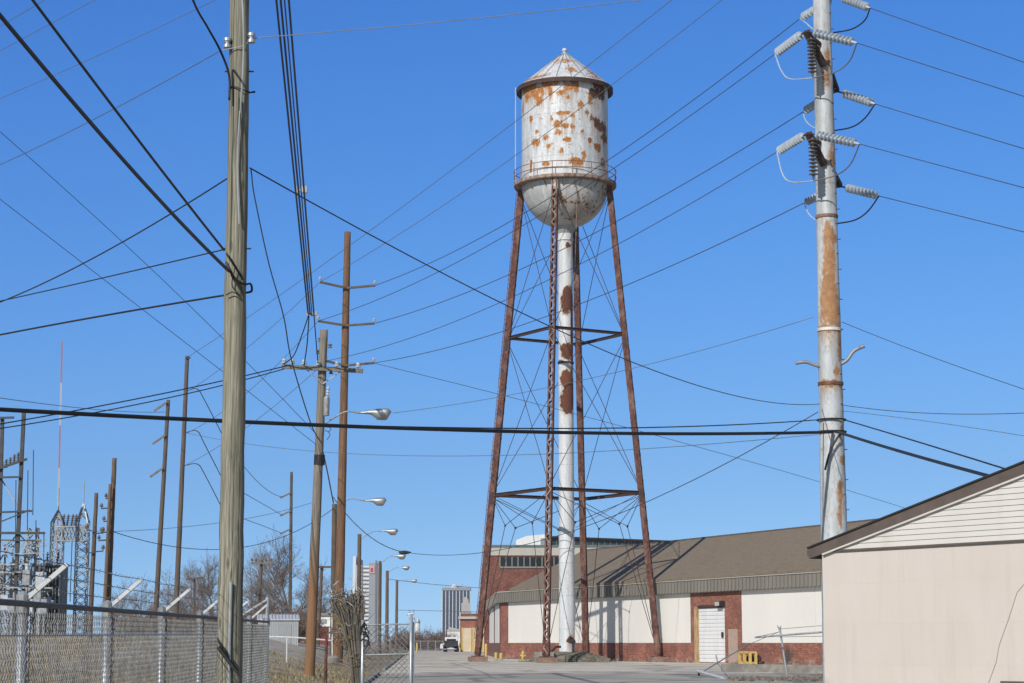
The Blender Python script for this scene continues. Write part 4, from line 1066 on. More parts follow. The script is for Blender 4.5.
for px, ptp in ((53.5, 510), (79, 503)):
    m_ = MB(); x = SX(px) - bx_; w_ = .62
    lattice_col(m_, x, 0, w_, -.6, zb1 + .2, 16, .034)
    zt_ = SZ(ptp) - bz_
    for a, b in ((-1, -1), (1, -1), (1, 1), (-1, 1)): m_.beam((x + a * w_ / 2, b * w_ / 2, zb1 + .2), (x, 0, zt_), .07, .07)
    zm = (zb1 + zt_) / 2 + .1
    for k in range(4):
        c4 = [(-1, -1), (1, -1), (1, 1), (-1, 1)]; a, b = c4[k], c4[(k + 1) % 4]
        m_.beam((x + a[0] * w_ / 4, a[1] * w_ / 4, zm), (x + b[0] * w_ / 4, b[1] * w_ / 4, zm), .05, .05)
        m_.beam((x + a[0] * w_ / 2, a[1] * w_ / 2, zb1 + .2), (x + b[0] * w_ / 4, b[1] * w_ / 4, zm), .05, .05)
    m_.build('lattice_column', M['lattice'], gn)
    MB().tube([(x, 0, zt_ - .1), (x, 0, zt_ + 22 * SYb / F)], .03, 5).build('lightning_rod', M['lattice'], gn)
m_ = MB(); xa, xb = SX(50) - bx_, SX(82) - bx_
for z in (zb0, zb1):
    for y in (-.3, .3): m_.beam((xa, y, z), (xb, y, z), .07, .07)
for i in range(9):
    u0, u1 = xa + (xb - xa) * i / 9, xa + (xb - xa) * (i + 1) / 9
    for y in (-.3, .3):
        m_.beam((u0, y, zb0), (u1, y, zb1), .035, .035); m_.beam((u0, y, zb1), (u1, y, zb0), .035, .035)
    m_.beam((u0, -.3, zb1), (u1, .3, zb1), .05, .05)
m_.build('lattice_beam', M['lattice'], gn)
for px in (58, 62.5, 67, 70.5):
    istring(V((SX(px), SYb, SZ(527))), V((SX(px) + .1, SYb, SZ(514))), 6, .13, 'porcelain_dark', gn, 'bushing')
for px in (68.5,):
    MB().tube([(SX(px) - bx_, 0, zb0), (SX(px) - bx_, 0, zb0 - 3.3)], .025, 5).build('drop_wire', M['wire'], gn)
# dark frame
df = thing('switch_frame', 'dark steel switch frame with tall posts and beams at the edge of the substation', 'switch frame', (SX(12), SYb - 6, gz(SX(12), SYb - 6)))
o = df.location
def fp(px, py, dy=0): return P(px, py, SYb - 6 + dy) - V(o)
for (x0, y0), (x1, y1), wd in (((24, 409), (13, 645), .18), ((2.5, 418), (-4, 645), .17), ((-24, 415), (-30, 645), .17)):
    MB().beam(fp(x0, y0), fp(x1, y1), wd, wd, V((1, 0, 0))).build('frame_post', M['lattice_dark'], df)
for (x0, y0), (x1, y1), wd, k in (((-40, 419), (14, 417.5), .18, 0), ((-40, 478), (20, 477), .16, 0), ((-30, 478), (27, 459), .2, 0), ((-40, 514), (32, 511), .16, 0), ((-40, 533), (45, 533), .2, 0), ((-40, 539), (40, 541), .1, 0), ((-40, 565), (30, 564), .12, 1), ((-40, 573), (33, 572), .14, 1), ((-40, 587), (52, 588), .12, 1), ((0, 522), (30, 510), .1, 0), ((-40, 555), (44, 553), .08, 1)):
    MB().beam(fp(x0, y0, -.2), fp(x1, y1, -.2), wd * .6, wd * .6).build('frame_beam', M['lattice_dark'] if k == 0 else M['lattice'], df)
for (x0, y0), (x1, y1) in (((2, 480), (20, 510)), ((20, 535), (42, 560)), ((0, 560), (16, 535)), ((28, 540), (44, 556)), ((0, 590), (14, 573)), ((14, 573), (30, 590)), ((30, 588), (44, 570)), ((-10, 600), (10, 588)), ((20, 610), (36, 588))):
    MB().beam(fp(x0, y0, .2), fp(x1, y1, .2), .06, .06).build('frame_brace', M['lattice'], df)
for x, y in ((2, 470), (6, 468), (10, 466), (14, 463), (18, 461), (6, 558), (12, 556), (24, 556), (30, 555), (8, 580), (20, 580), (38, 565)):
    istring(fp(x, y) + V(o), fp(x + .6, y - 9) + V(o), 5, .11, 'porcelain_dark' if y < 500 else 'porcelain', df, 'bushing')
for x, y0, y1 in ((28, 470, 530), (33.5, 450, 515), (16, 480, 560), (44, 533, 600), (36, 520, 585)):
    MB().tube([fp(x, y0), fp(x - .6, y1)], .025, 5).build('bus_wire', M['wire'], df)
for px_, w_, tall in ((42, .5, 531), (30, .6, 560), (18, .55, 565)):
    x = SX(px_) - o.x
    m_ = MB(); lattice_col(m_, x, 3, w_, -.6, SZ(tall) - o.z, 11, .045); m_.build('lattice_column', M['lattice'], df)
for x, y in ((5, 600), (12, 603), (22, 598), (30, 604), (38, 596), (44, 604), (27, 575), (40, 577)):
    c = fp(x, y, -2); m_ = MB().box(c.x - .18, c.x + .18, c.y - .2, c.y + .2, c.z - .5, c.z + .25); m_.beam((c.x, c.y, c.z + .25), (c.x, c.y, -.8), .08, .08); m_.build('switch_box', M['galv'] if R.random() < .6 else M['galv_dull'], df)
for (x0_, y0_), (x1_, y1_) in (((-20, 548), (46, 546)), ((-10, 596), (50, 598)), ((-10, 606), (56, 607))):
    m_ = MB(); a_, b_ = fp(x0_, y0_, 1), fp(x1_, y1_, 1); up = V((0, 0, .32)); nn = 16
    m_.beam(a_, b_, .06, .06); m_.beam(a_ + up, b_ + up, .06, .06)
    for i in range(nn):
        p_, q_ = a_.lerp(b_, i / nn), a_.lerp(b_, (i + 1) / nn)
        m_.beam(p_ + up * (i % 2), q_ + up * (1 - i % 2), .04, .04)
    m_.build('lattice_beam', M['lattice'], df)
for x_, y0_, y1_ in ((5, 545, 615), (25, 550, 618), (35, 548, 615), (44, 560, 615), (49, 572, 618)):
    MB().tube([fp(x_, y0_, 1.5), fp(x_ - .5, y1_, 1.5)], .05, 6).build('bus_post', M['lattice_dark'] if x_ % 2 else M['lattice'], df)
for i in range(14):
    x_ = R.uniform(-5, 50); y_ = R.uniform(568, 606)
    istring(fp(x_, y_, R.uniform(-3, 2)) + V(o), fp(x_ + R.uniform(-1, 1), y_ - 8, 0) + V(o), 5, .1, R.choice(['porcelain', 'porcelain_dark']), df, 'bushing')
for i in range(10):
    x_ = R.uniform(-10, 46); y_ = R.uniform(540, 600)
    MB().beam(fp(x_, y_, 2), fp(x_ + R.uniform(8, 22), y_ + R.uniform(-12, 12), 2), .05, .05).build('bus_bar', R.choice([M['galv'], M['lattice_dark']]), df)
xb0, xb1 = SX(40), SX(74)
tr = thing('transformer', 'blue grey transformer with vertical cooling fins under the lattice gantry', 'transformer', ((xb0 + xb1) / 2, SYb - 3, gz(xb0, SYb - 3)))
hw = (xb1 - xb0) / 2; hh = P(60, 566, SYb - 3).z - tr.location.z
MB().box(-hw + .35, hw, -.6, .9, -.5, hh).build('tank', M['transformer'], tr)
MB().box(-hw + .3, hw + .05, -.65, .95, hh + .001, hh + .12).build('lid', M['galv_dull'], tr)
for i in range(12):
    x = -hw - .1 + i * .17; MB().box(x, x + .05, -.95, -.602, .1, hh - .15).build('cooling_fin', M['lattice'], tr)
for x in (-.5, 0, .5): istring(V((x, 0, hh + .1)) + tr.location, V((x * 1.2, 0, hh + .75)) + tr.location, 4, .1, 'porcelain_dark', tr, 'bushing')

# radio mast far away
mY = 1500
ms = thing('radio_mast', 'very tall thin red and white radio mast far behind the substation', 'radio mast', (XG(54.5, mY), mY, gz(XG(54.5, mY), mY)))
zt_ = P(62, 343, mY).z; nseg = 7
mred = mat('mast red', (.46, .2, .2), (.36, .10, .09), 1); mwh = mat('mast white', (.62, .62, .62), (.55, .55, .55), 1)
x0 = ms.location.x
for i in range(nseg):
    za, zb = zt_ * i / nseg, zt_ * (i + 1) / nseg
    dx = lambda z: (P(62, 343, mY).x - x0) * z / zt_
    m_ = MB(); w_ = .5
    for a in range(3):
        c, s = math.cos(a * 2.094), math.sin(a * 2.094)
        m_.beam((dx(za) + c * w_, s * w_, za), (dx(zb) + c * w_, s * w_, zb), .3, .3)
    for j in range(14):
        z0_, z1_ = za + (zb - za) * j / 14, za + (zb - za) * (j + 1) / 14
        for a in range(3):
            c, s = math.cos(a * 2.094), math.sin(a * 2.094); c2, s2 = math.cos(a * 2.094 + 2.094), math.sin(a * 2.094 + 2.094)
            m_.beam((dx(z0_) + c * w_, s * w_, z0_), (dx(z1_) + c2 * w_, s2 * w_, z1_), .2, .2)
    m_.build('mast_section', mred if i % 2 == 0 else mwh, ms)

# ------------------------------------------------------------------ chain link fence
def chain(m_, p, d, L, z0, z1, cell=.036, r=.0021, bulge=.004):
    p, d = V(p), V(d); nrm = V((-d.y, d.x, 0))
    nw = int(L / cell); nh = int((z1 - z0) / cell)
    for i in range(nw):
        base = len(m_.v)
        for j in range(nh + 1):
            s = (i + (j + i) % 2 * 1.0 + .0) * cell
            c = p + d * s + V((0, 0, z0 + j * cell)) + nrm * (bulge * ((j % 2) * 2 - 1))
            m_.v += [tuple(c + d * r * 1.3), tuple(c - d * r * .8 + nrm * r), tuple(c - d * r * .8 - nrm * r)]
        for j in range(nh):
            a = base + j * 3
            m_.f += [(a, a + 1, a + 4, a + 3), (a + 1, a + 2, a + 5, a + 4), (a + 2, a, a + 3, a + 5)]
def fpt(n):
    px = 413 - 1391 / (n + 3.6); Y = (n + 3.6) * 3.05
    return V((XG(px, Y), Y, 0))
f0, f1 = fpt(-1.3), fpt(6)
fd = ((f1 - f0).normalized() + V((0, 0, .005))); fL = (f1 - f0).length
fe = thing('chain_link_fence', 'long grey chain link fence with slanted pale barbed wire arms along the substation yard', 'fence', f0)
fh = 1.69
zr_ = lambda s: fh
fm = MB(); chain(fm, (0, 0, 0), fd, fL, .03, fh - .02); fm.build('chain_link_mesh', M['wire_mesh'], fe)
MB().tube([(0, 0, fh), fd * (fL * .5) + V((0, 0, fh)), fd * fL + V((0, 0, fh))], .017, 8).build('top_rail', M['rail_dark'], fe)
MB().tube([V((.02, 0, fh - .17)), fd * fL + V((.02, 0, fh - .17))], .004, 5).build('tension_wire', M['galv'], fe)
for n_ in range(-1, 7):
    q = fpt(n_) - f0; q.z = .005 * q.length
    r_ = .03 if n_ != 6 else .04
    pst = MB().tube([q + V((-.03, 0, -.4)), q + V((-.03, 0, fh + .03))], r_, 10).build('fence_post', M['galv'], fe, smooth=True)
    h_ = .30 if n_ < 6 else .2
    if n_ < 6:
        a_, b_ = q + V((-.03, 0, fh + .01)), q + V((-.03 + .235, 0, fh + .215))
    else:
        MB().tube([q + V((-.03, 0, fh)), q + V((-.02, 0, fh + .36))], .03, 8).build('post_extension', M['galv'], pst)
        a_, b_ = q + V((-.42, -.6, fh + .02)), q + V((-.03, 0, fh + .32))
    MB().beam(a_, b_, .024, .03, V((1, 0, -1))).build('barbed_wire_arm', M['arm_pale'], pst)
    MB().lathe([(r_ + .008, -.05), (r_ + .008, .05), (.01, .07)], o=q + V((-.03, 0, fh + .0)), n=10, caps=False).build('post_cap', M['galv_dull'], pst)
def barbed(a, b, parent, step=.13):
    m_ = MB(); L = (b - a).length; e = (b - a).normalized(); nn = max(4, int(L / 1.0))
    m_.tube([a.lerp(b, i / nn) + V((0, 0, R.uniform(-.008, .008))) for i in range(nn + 1)], .0022, 4)
    for i in range(int(L / step)):
        c = a + e * (i * step); u = V((R.uniform(-1, 1), R.uniform(-1, 1), R.uniform(-1, 1))).normalized() * .018
        m_.tube([c - u, c + u], .0018, 3)
    m_.build('barbed_wire', M['wire_grey'], parent)
for fr in (.3, .62, .95):
    barbed(V((-.03 + .235 * fr, 0, fh + .02 + .205 * fr)), fd * (fL - 3) + V((-.03 + .235 * fr, 0, fh + .02 + .205 * fr)), fe)

# gate at the road side
GAY = 40
ga, gb_ = V((XG(362.5, GAY), GAY, 0)), V((XG(411, GAY), GAY, 0))
gt = thing('chain_link_gate', 'narrow chain link gate between two pale posts beside the road', 'gate', ga)
gL = (gb_ - ga).length; gh = P(386, 625, GAY).z
for x, tp in ((0, 620), (gL, 614)):
    MB().tube([(x, 0, -.4), (x, 0, P(400, tp, GAY).z)], .033, 10).build('gate_post', M['galv'], gt, smooth=True)
MB().tube([(gL + .05, .05, -.3), (gL + .05, .05, P(400, 622, GAY).z)], .018, 8).build('gate_stile', M['arm_pale'], gt)
for z in (gh, .12, P(386, 655, GAY).z): MB().tube([(.05, 0, z), (gL - .04, 0, z + (.02 if z > 1 else 0))], .018, 8).build('gate_rail', M['galv_dull'], gt)
m_ = MB(); chain(m_, (.06, .02, 0), (1, 0, 0), gL - .1, .12, gh, .055, .0075); m_.build('chain_link_mesh', M['wire_mesh'], gt)
m_ = MB()
for i in range(9):
    a = V((.04, -.03, gh - .12 + R.uniform(-.15, .2))); m_.tube(catmull([a, a + V((R.uniform(-.08, .1), R.uniform(-.05, .05), -.1)), a + V((R.uniform(-.08, .1), 0, -.25))], 4), .012, 5)
m_.build('chain', M['dark_metal'], gt)
m_ = MB()
for k_ in range(3):
    pts = [V((gL + R.uniform(-.07, .07), R.uniform(-.05, .05), gh + .0 + j * .03)) for j in range(11)]
    m_.tube(catmull(pts, 3), .004, 4)
m_.build('wire_tangle', M['galv'], gt)
# dead vine bundle
vb_ = thing('dead_vine_bundle', 'fan of dead vines and curled wire leaning beside the gate post', 'dead vines', (XG(358, 42), 42, 0))
o = V(vb_.location)
mv = [mat('grey dead vine', (.20, .18, .155), (.085, .075, .062), 5, (1, 1, .3)), mat('olive dead vine', (.24, .21, .105), (.13, .115, .06), 5)]
for kind in (0, 1):
    m_ = MB()
    for i in range(150 if kind == 0 else 40):
        f = R.random()
        xt = 331 + 33 * f + R.uniform(-1, 1); yt = R.uniform(590, 606) + (1 - f) * R.uniform(4, 16) + (R.random() < .3) * R.uniform(5, 40)
        xb_ = 357 + 8 * f; dy = R.uniform(-.25, .25)
        a_ = P(xb_, 684, 42 + dy * .3); a_.z = 0; c = P(346 + 15 * f + R.uniform(-2.5, 2.5), 640, 42 + dy); b_ = P(xt, yt, 42 + dy)
        e_ = P(xt + R.uniform(-5, 5), yt + R.uniform(-6, 9), 42 + dy * 1.4)
        m_.tube(catmull([a_ - o, c - o, b_ - o, e_ - o], 4), [.014 if kind == 0 else .012] * 10 + [.008, .006, .004], 4)
    m_.build('vine_stem', mv[kind], vb_)
m_ = MB()
for i in range(170):
    f = R.random(); yy = 592 + 85 * R.random() ** 1.3; k_ = (yy - 590) / 95
    q = P(347 + (f - .5) * 34 * (1 - .65 * k_) + 12 * k_, yy, 42 + R.uniform(-.25, .25)) - o
    pts = [q]; dv = V((R.uniform(-1, 1), R.uniform(-1, 1), R.uniform(-.6, 1)))
    for j in range(5):
        dv = (dv + V((R.uniform(-.8, .8), R.uniform(-.8, .8), R.uniform(-.8, .8)))).normalized(); pts.append(pts[-1] + dv * R.uniform(.05, .11))
    m_.tube(catmull(pts, 3), [.007] * 10 + [.005, .004, .003, .003, .002, .002], 3)
for i in range(110):
    f = R.random(); yy = 592 + 80 * R.random() ** 1.4; k_ = (yy - 590) / 95
    q = P(347 + (f - .5) * 36 * (1 - .65 * k_) + 12 * k_, yy, 42 + R.uniform(-.3, .3)) - o
    u_ = V((R.uniform(-1, 1), R.uniform(-1, 1), R.uniform(-1, 1))).normalized() * .035; w2 = u_.cross(V((R.random(), R.random(), R.random()))).normalized() * .018
    m_.add([q, q + u_ + w2, q + u_ * 2, q + u_ - w2], [(0, 1, 2, 3)])
m_.build('dead_leaves_and_twigs', mat('dry brown leaves', (.24, .19, .13), (.12, .09, .06), 6), vb_)
m_ = MB()
for i in range(10):
    pts = [P(R.uniform(334, 366), R.uniform(586, 612), 42 + R.uniform(-.2, .2)) - o]
    for j in range(7): pts.append(pts[-1] + V((R.uniform(-.12, .12), R.uniform(-.1, .1), R.uniform(-.1, .1))))
    m_.tube(catmull(pts, 4), .0055, 4)
m_.build('wire_coil', M['arm_pale'], vb_)
MB().tube([P(334, 613, 42) - o, P(364, 683, 42) - o], .016, 6).build('leaning_stake', M['galv_dull'], vb_)
def rock(m_, c, r, sq=.7):
    nr_, nc = 6, 9; base = len(m_.v); ph = R.uniform(0, 6)
    for i in range(nr_ + 1):
        th = math.pi * i / nr_
        for k in range(nc):
            a = 2 * math.pi * k / nc + ph
            q = r * (1 + R.uniform(-.18, .18))
            m_.v.append((c[0] + q * math.sin(th) * math.cos(a), c[1] + q * math.sin(th) * math.sin(a), c[2] + q * sq * math.cos(th)))
    m_.f += [(base + i * nc + k, base + (i + 1) * nc + k, base + (i + 1) * nc + (k + 1) % nc, base + i * nc + (k + 1) % nc) for i in range(nr_) for k in range(nc)]
m_ = MB()
for i in range(14):
    y = R.uniform(-.5, .6); x = R.uniform(-.45, .6); h = max(0, .5 - abs(x) * .6)
    rock(m_, (x, y, .1 + R.uniform(0, 1) * h), R.uniform(.12, .26))
o_ = m_.build('rubble_heap', M['concrete']); o_.location = (XG(376, 46), 46, 0); tag(o_, 'small heap of grey broken concrete seen through the chain link gate', 'rubble')

# pipe railing and posts on the verge
rl = thing('pipe_railing', 'low pale pipe railing in the weeds between fence end and grey pole', 'railing', (XG(262, 95), 95, gz(XG(262, 95), 95)))
o = V(rl.location); ptsr = [P(262, 636.5, 95) - o, P(295, 637.5, 95) - o, P(331, 640.5, 95) - o]
MB().tube(ptsr, .04, 6).build('rail', M['white_pipe'], rl)
for px in (287, 310):
    p_ = P(px, 638.5, 95) - o; MB().tube([p_, V((p_.x, p_.y, -1.2))], .035, 6).build('post', M['white_pipe'], rl)
rp_, _, _ = pole_thing('rusty_post', 'thin rusty metal post standing in dry grass right of the grey pole foot', 'post', (326.5, 636), (325.5, 684), 74, .11, .12, M['rust_leg'])

# ------------------------------------------------------------------ small things near the tower
def bollard(px, py_top, Y, label, m_='yellow'):
    h = P(px, py_top, Y).z
    t_ = thing('bollard', label, 'bollard', (XG(px, Y), Y, 0), 0, 'yellow posts guarding the warehouse corner')
    MB().lathe([(.16, -.2), (.16, h - .1), (.13, h - .03), (.05, h), (.01, h + .01)], n=16).build('post', M[m_], t_, smooth=False)
    MB().lathe([(.24, 0), (.24, .06), (.18, .1)], n=16, caps=False).build('collar', M['concrete'], t_)
    t_.scale = (.85, .85, .95); return t_
bollard(496, 652, 176, 'short yellow bollard, left one of a pair by the warehouse corner')
bollard(501, 652.5, 176, 'short yellow bollard, right one of a pair by the warehouse corner')
bollard(486, 643, 205, 'tall yellow post against the end wall behind the left tower leg')
bollard(475, 640, 330, 'distant yellow bollard in front of the red garage doors')
bollard(460, 640, 330, 'distant pale yellow bollard at the left corner of the red garage')
bollard(417, 642, 300, 'distant yellow bollard at the left end of the far wire fence')
hy = thing('fire_hydrant', 'yellow fire hydrant in front of the brick base beside the lattice leg', 'hydrant', (XG(523, 170), 170, 0))
hy.scale = (.78,) * 3
MB().lathe([(.26, -.1), (.26, .08), (.17, .1), (.17, .75), (.22, .77), (.22, .84), (.17, .9), (.1, 1.02), (.05, 1.06), (.05, 1.14), (.01, 1.15)], n=16).build('barrel', M['yellow'], hy)
for s in (-1, 1): MB().lathe([(.09, 0), (.09, .24), (.11, .24), (.11, .31), (.01, .33)], o=(0, 0, .58), n=10, axis=(s, 0, 0)).build('nozzle', M['yellow'], hy)
MB().lathe([(.12, 0), (.12, .22), (.14, .22), (.14, .3), (.01, .32)], o=(0, 0, .5), n=10, axis=(0, -1, 0)).build('pumper_nozzle', M['yellow'], hy)
# yellow cage by the door
cs0 = sW(739.5, -1.5); cs1 = sW(750, -1.5)
cg = thing('meter_guard', 'yellow steel guard cage around gas meters beside the white roller door', 'guard cage', A + dW * cs0 - nW * 1.5, ANG)
w_ = cs1 - cs0; hg = .85
m_ = MB()
for x in (0, w_ * .48, w_):
    for y in (0, .45): m_.beam((x, y, -.1), (x, y, hg), .16, .16)
for z in (.12, hg):
    m_.beam((0, 0, z), (w_, 0, z), .16, .16); m_.beam((0, .45, z), (w_, .45, z), .12, .12)
    for x in (0, w_): m_.beam((x, 0, z), (x, .45, z), .12, .12)
m_.build('guard_frame', M['yellow'], cg)
for x in (w_ * .22, w_ * .72):
    MB().lathe([(.02, 0), (.32, .05), (.36, .25), (.3, .45), (.1, .56), (.02, .58)], o=(x, .75, .15), n=14).build('meter', M['rust_dark'], cg)
# kerb wall, debris, broken fence
cw = thing('low_concrete_wall', 'low stained concrete kerb wall running in front of the warehouse to the beige building', 'low wall', (XG(722, 106), 106, 0))
xw = XG(722, 106); m_ = MB()
pts = [(0, 0), (XG(770, 103) - xw, -3), (XG(900, 97) - xw, -9)]
for (xa, ya), (xb, yb) in zip(pts[:-1], pts[1:]): m_.poly([(xa, ya, -.1), (xb, yb, -.1), (xb, yb + .5, -.1), (xa, ya + .5, -.1)], (0, 0, .52))
cwb = fixn(m_.build('wall_block', M['concrete'], cw))
db = MB()
for i in range(420):
    px = R.uniform(727, 850); Y = R.uniform(79, 86) + (R.random() < .3) * R.uniform(-4, 4)
    rock(db, (XG(px, Y), Y, .04), R.uniform(.05, .16), .55) if R.random() < .35 else None
    c = V((XG(px, Y), Y, .03)); h = R.uniform(.04, .17); u = V((R.uniform(-.25, .25), R.uniform(-.25, .25), h))
    db.tube([c, c + u], [.02, .006], 3)
for i in range(900):
    s_ = R.uniform(0, 58); q = A + dW * s_ - nW * R.uniform(.02, .35) * (1 + 2 * (R.random() < .1))
    if s0 - 1 < s_ < s1 + 1 or R.random() > .35 + .65 * math.sin(s_ * .7) ** 2: continue
    db.tube([q, q + V((R.uniform(-.15, .15), R.uniform(-.15, .15), R.uniform(.05, .3)))], [.02, .006], 3)
for i in range(260):
    a_ = R.uniform(0, 6.28); q = TC + V((math.cos(a_), math.sin(a_), 0)) * R.uniform(3.0, 3.9)
    db.tube([q, q + V((R.uniform(-.15, .15), R.uniform(-.15, .15), R.uniform(.05, .3)))], [.025, .006], 3)
tag(db.build('dead_weeds', mat('dead weeds and grit', (.26, .225, .17), (.10, .085, .065), 4)), kind='stuff', label='strip of dead weeds and grit along the low concrete wall', cat='weeds')
bf_ = thing('broken_fence', 'broken pipe fence with one leaning post and tilted rails before the low wall', 'fence', (XG(785, 98), 98, 0))
o = V(bf_.location)
MB().tube([P(787, 674, 98) - o, P(779.5, 627, 98) - o], .05, 8).build('post', M['galv'], bf_)
for dx in (-2, 1.5): MB().tube([P(779.8, 632, 98) - o, P(779.5 + dx, 625.5, 98) - o], .028, 6).build('post_fork', M['galv'], bf_)
MB().tube([P(755, 637.3, 97.6) - o, P(830, 631.5, 96) - o], .048, 8).build('rail', M['galv_dull'], bf_)
for a_, b_ in (((779, 629), (830, 625)), ((779, 637), (830, 636)), ((779, 632), (757, 637)), ((779, 632), (742, 647))):
    MB().tube([P(*a_, 98) - o, P(*b_, 96) - o], .012, 4).build('loose_wire', M['wire_grey'], bf_)
fp_ = thing('fallen_pipe', 'pale fallen fence pipe lying on the asphalt in front of the roller door', 'pipe', (XG(697, 92), 92, 0))
o = V(fp_.location)
MB().tube([P(697, 671, 92) - o, P(727, 679.5, 84) - o], .07, 8).build('pipe', M['arm_pale'], fp_)
MB().tube([P(698.5, 671, 92) - o, P(699, 676, 92) - o], .05, 6).build('pipe_foot', M['dark_metal'], fp_)
bp2 = thing('bent_pipe', 'bent thin grey pipe propped up across the front of the roller door', 'pipe', (XG(704, 94), 94, 0))
o = V(bp2.location)
MB().tube(catmull([P(704, 671, 94) - o, P(722, 660, 95) - o, P(738, 650.5, 96) - o, P(750, 644, 97) - o]), .032, 6).build('pipe', M['galv_dull'], bp2)
MB().tube([P(716, 655, 95) - o, P(718, 665, 95) - o], .03, 5).build('pipe_stub', M['galv_dull'], bp2)
MB().tube([P(718, 664, 95) - o, P(729, 678, 90) - o], .016, 5).build('wire', M['wire_grey'], bp2)

# ------------------------------------------------------------------ beige building
C0 = P(822, 552.5, 32); zs = C0.z
lo, hi_ = 20.0, 32.0
for _ in range(40):
    mid_ = (lo + hi_) / 2
    if P(1024, 541.5, mid_).z > zs: hi_ = mid_
    else: lo = mid_
C1 = P(1024, 541.5, lo)
C0.z = 0; C1.z = 0
dB = (C1 - C0).normalized(); nB = V((-dB.y, dB.x, 0))
bb = thing('beige_building', 'beige stucco building with white sided gable and brown roof edge', 'building', C0, math.atan2(dB.y, dB.x))
Wb = 12.5; OV = .05
po = C0 - nB * OV
h0 = hit(808.5, 549, po, nB); h1 = hit(1024, 463, po, nB)
xE = (h0 - C0).dot(dB); xQ = (h1 - C0).dot(dB)
slp = (h1.z - h0.z) / (xQ - xE)
rz_ = lambda x: h0.z + slp * (min(x, Wb - x) - xE)
Lb = 16
MB().box(0, Wb, 0, .2, -.3, zs).build('stucco_wall', M['stucco'], bb)
MB().box(0, .2, .201, Lb, -.3, zs + .1).build('side_wall', M['stucco'], bb)
MB().box(Wb - .2, Wb, .201, Lb, -.3, zs + .1).build('side_wall', M['stucco'], bb)
MB().box(.2, Wb - .2, Lb - .2, Lb, -.3, zs + .1).build('back_wall', M['stucco'], bb)
MB().box(-.02, Wb + .02, -.035, .0, zs + .0, zs + .03).build('siding_trim', M['trim'], bb)
sd_ = MB(); lap = .083; i = 0
th_r = .165
while True:
    z0 = zs + .03 + i * lap; z1 = z0 + lap
    inv = lambda z: xE + (z + th_r + .02 - h0.z) / slp
    xa0, xa1 = max(0, inv(z0)), max(0, inv(z1))
    if xa0 >= Wb / 2 - .05: break
    xa1 = min(xa1, Wb / 2 - .01)
    vs = [(xa0, -.019, z0), (Wb - xa0, -.019, z0), (Wb - xa1, -.006, z1), (xa1, -.006, z1), (xa0, .1, z0), (Wb - xa0, .1, z0), (Wb - xa1, .1, z1), (xa1, .1, z1)]
    sd_.add(vs, [(0, 1, 2, 3), (7, 6, 5, 4), (0, 4, 5, 1), (3, 2, 6, 7), (0, 3, 7, 4), (1, 5, 6, 2)])
    i += 1
sd_.build('gable_siding', M['siding'], bb)
zrg = rz_(Wb / 2)
for s in (0, 1):
    xe_, xr_ = (xE, Wb / 2) if s == 0 else (Wb - xE, Wb / 2)
    rf = MB().poly([(xe_, -OV + .03, h0.z - .05), (xr_, -OV + .03, zrg - .05), (xr_, -OV + .03, zrg + .0), (xe_, -OV + .03, h0.z + .0)], (0, Lb + .4, 0))
    fixn(rf.build('roof', M['shingle'], bb))
    sh_ = MB().poly([(xe_ - (.02 if s == 0 else -.02), -OV - .02, h0.z + .002), (xr_, -OV - .02, zrg + .002), (xr_, -OV - .02, zrg + .03), (xe_ - (.02 if s == 0 else -.02), -OV - .02, h0.z + .03)], (0, Lb + .5, 0)); fixn(sh_.build('roof_edge', M['dark_metal'], bb))
    rk = MB().poly([(xe_, -OV, h0.z - .155), (xr_, -OV, zrg - .155), (xr_, -OV, zrg), (xe_, -OV, h0.z)], (0, .028, 0)); fixn(rk.build('rake_board', M['trim'], bb))
    sf = MB().poly([(xe_, -OV + .032, h0.z - .15), (xr_, -OV + .032, zrg - .15), (xr_, -OV + .032, zrg - .12), (xe_, -OV + .032, h0.z - .12)], (0, OV + .0, 0)); fixn(sf.build('soffit', M['trim'], bb))
    q = .035
    tr_ = MB().poly([(xe_ + (.32 if s == 0 else -.32), -.06, rz_(xE + .32) - .185), (xr_, -.06, zrg - .185), (xr_, -.06, zrg - .16), (xe_ + (.32 if s == 0 else -.32), -.06, rz_(xE + .32) - .16)], (0, .05, 0)); fixn(tr_.build('frieze_trim', M['siding'], bb))
    fx = xE if s == 0 else Wb - xE
    MB().box(min(fx, fx + (.03 if s == 0 else -.03)), max(fx, fx + (.03 if s == 0 else -.03)), -OV + .03, Lb, h0.z - .155, h0.z - .01).build('eave_board', M['trim'], bb)
gtr = MB().box(xE - .09, xE - .002, -OV + .05, Lb, h0.z - .11, h0.z - .01); gtr.build('gutter', M['trim'], bb)
def onw(px, py, off=.012): return hit(px, py, C0 - nB * off, nB)
def lb(p):
    q = p - C0; return V((q.dot(dB), q.dot(nB), q.z))
MB().tube([lb(onw(*q)) for q in ((1030, 577), (1024, 584), (1017, 592), (1008, 620), (999, 645), (996, 662), (988, 684), (980, 720))], .0035, 5).build('wall_cable', mat('pale cable', (.46, .43, .40), (.40, .37, .35), 4), bb)
v0, v1 = lb(onw(1002.5, 681)), lb(onw(1040, 681))
vt = MB().box(v0.x, v0.x + 1.2, -.06, -.002, v0.z - .7, v0.z - .0).build('vent_hood', M['trim'], bb)
MB().box(v0.x + .06, v0.x + 1.14, -.075, -.061, v0.z - .65, v0.z - .06).build('vent_grille', M['dark_metal'], vt)

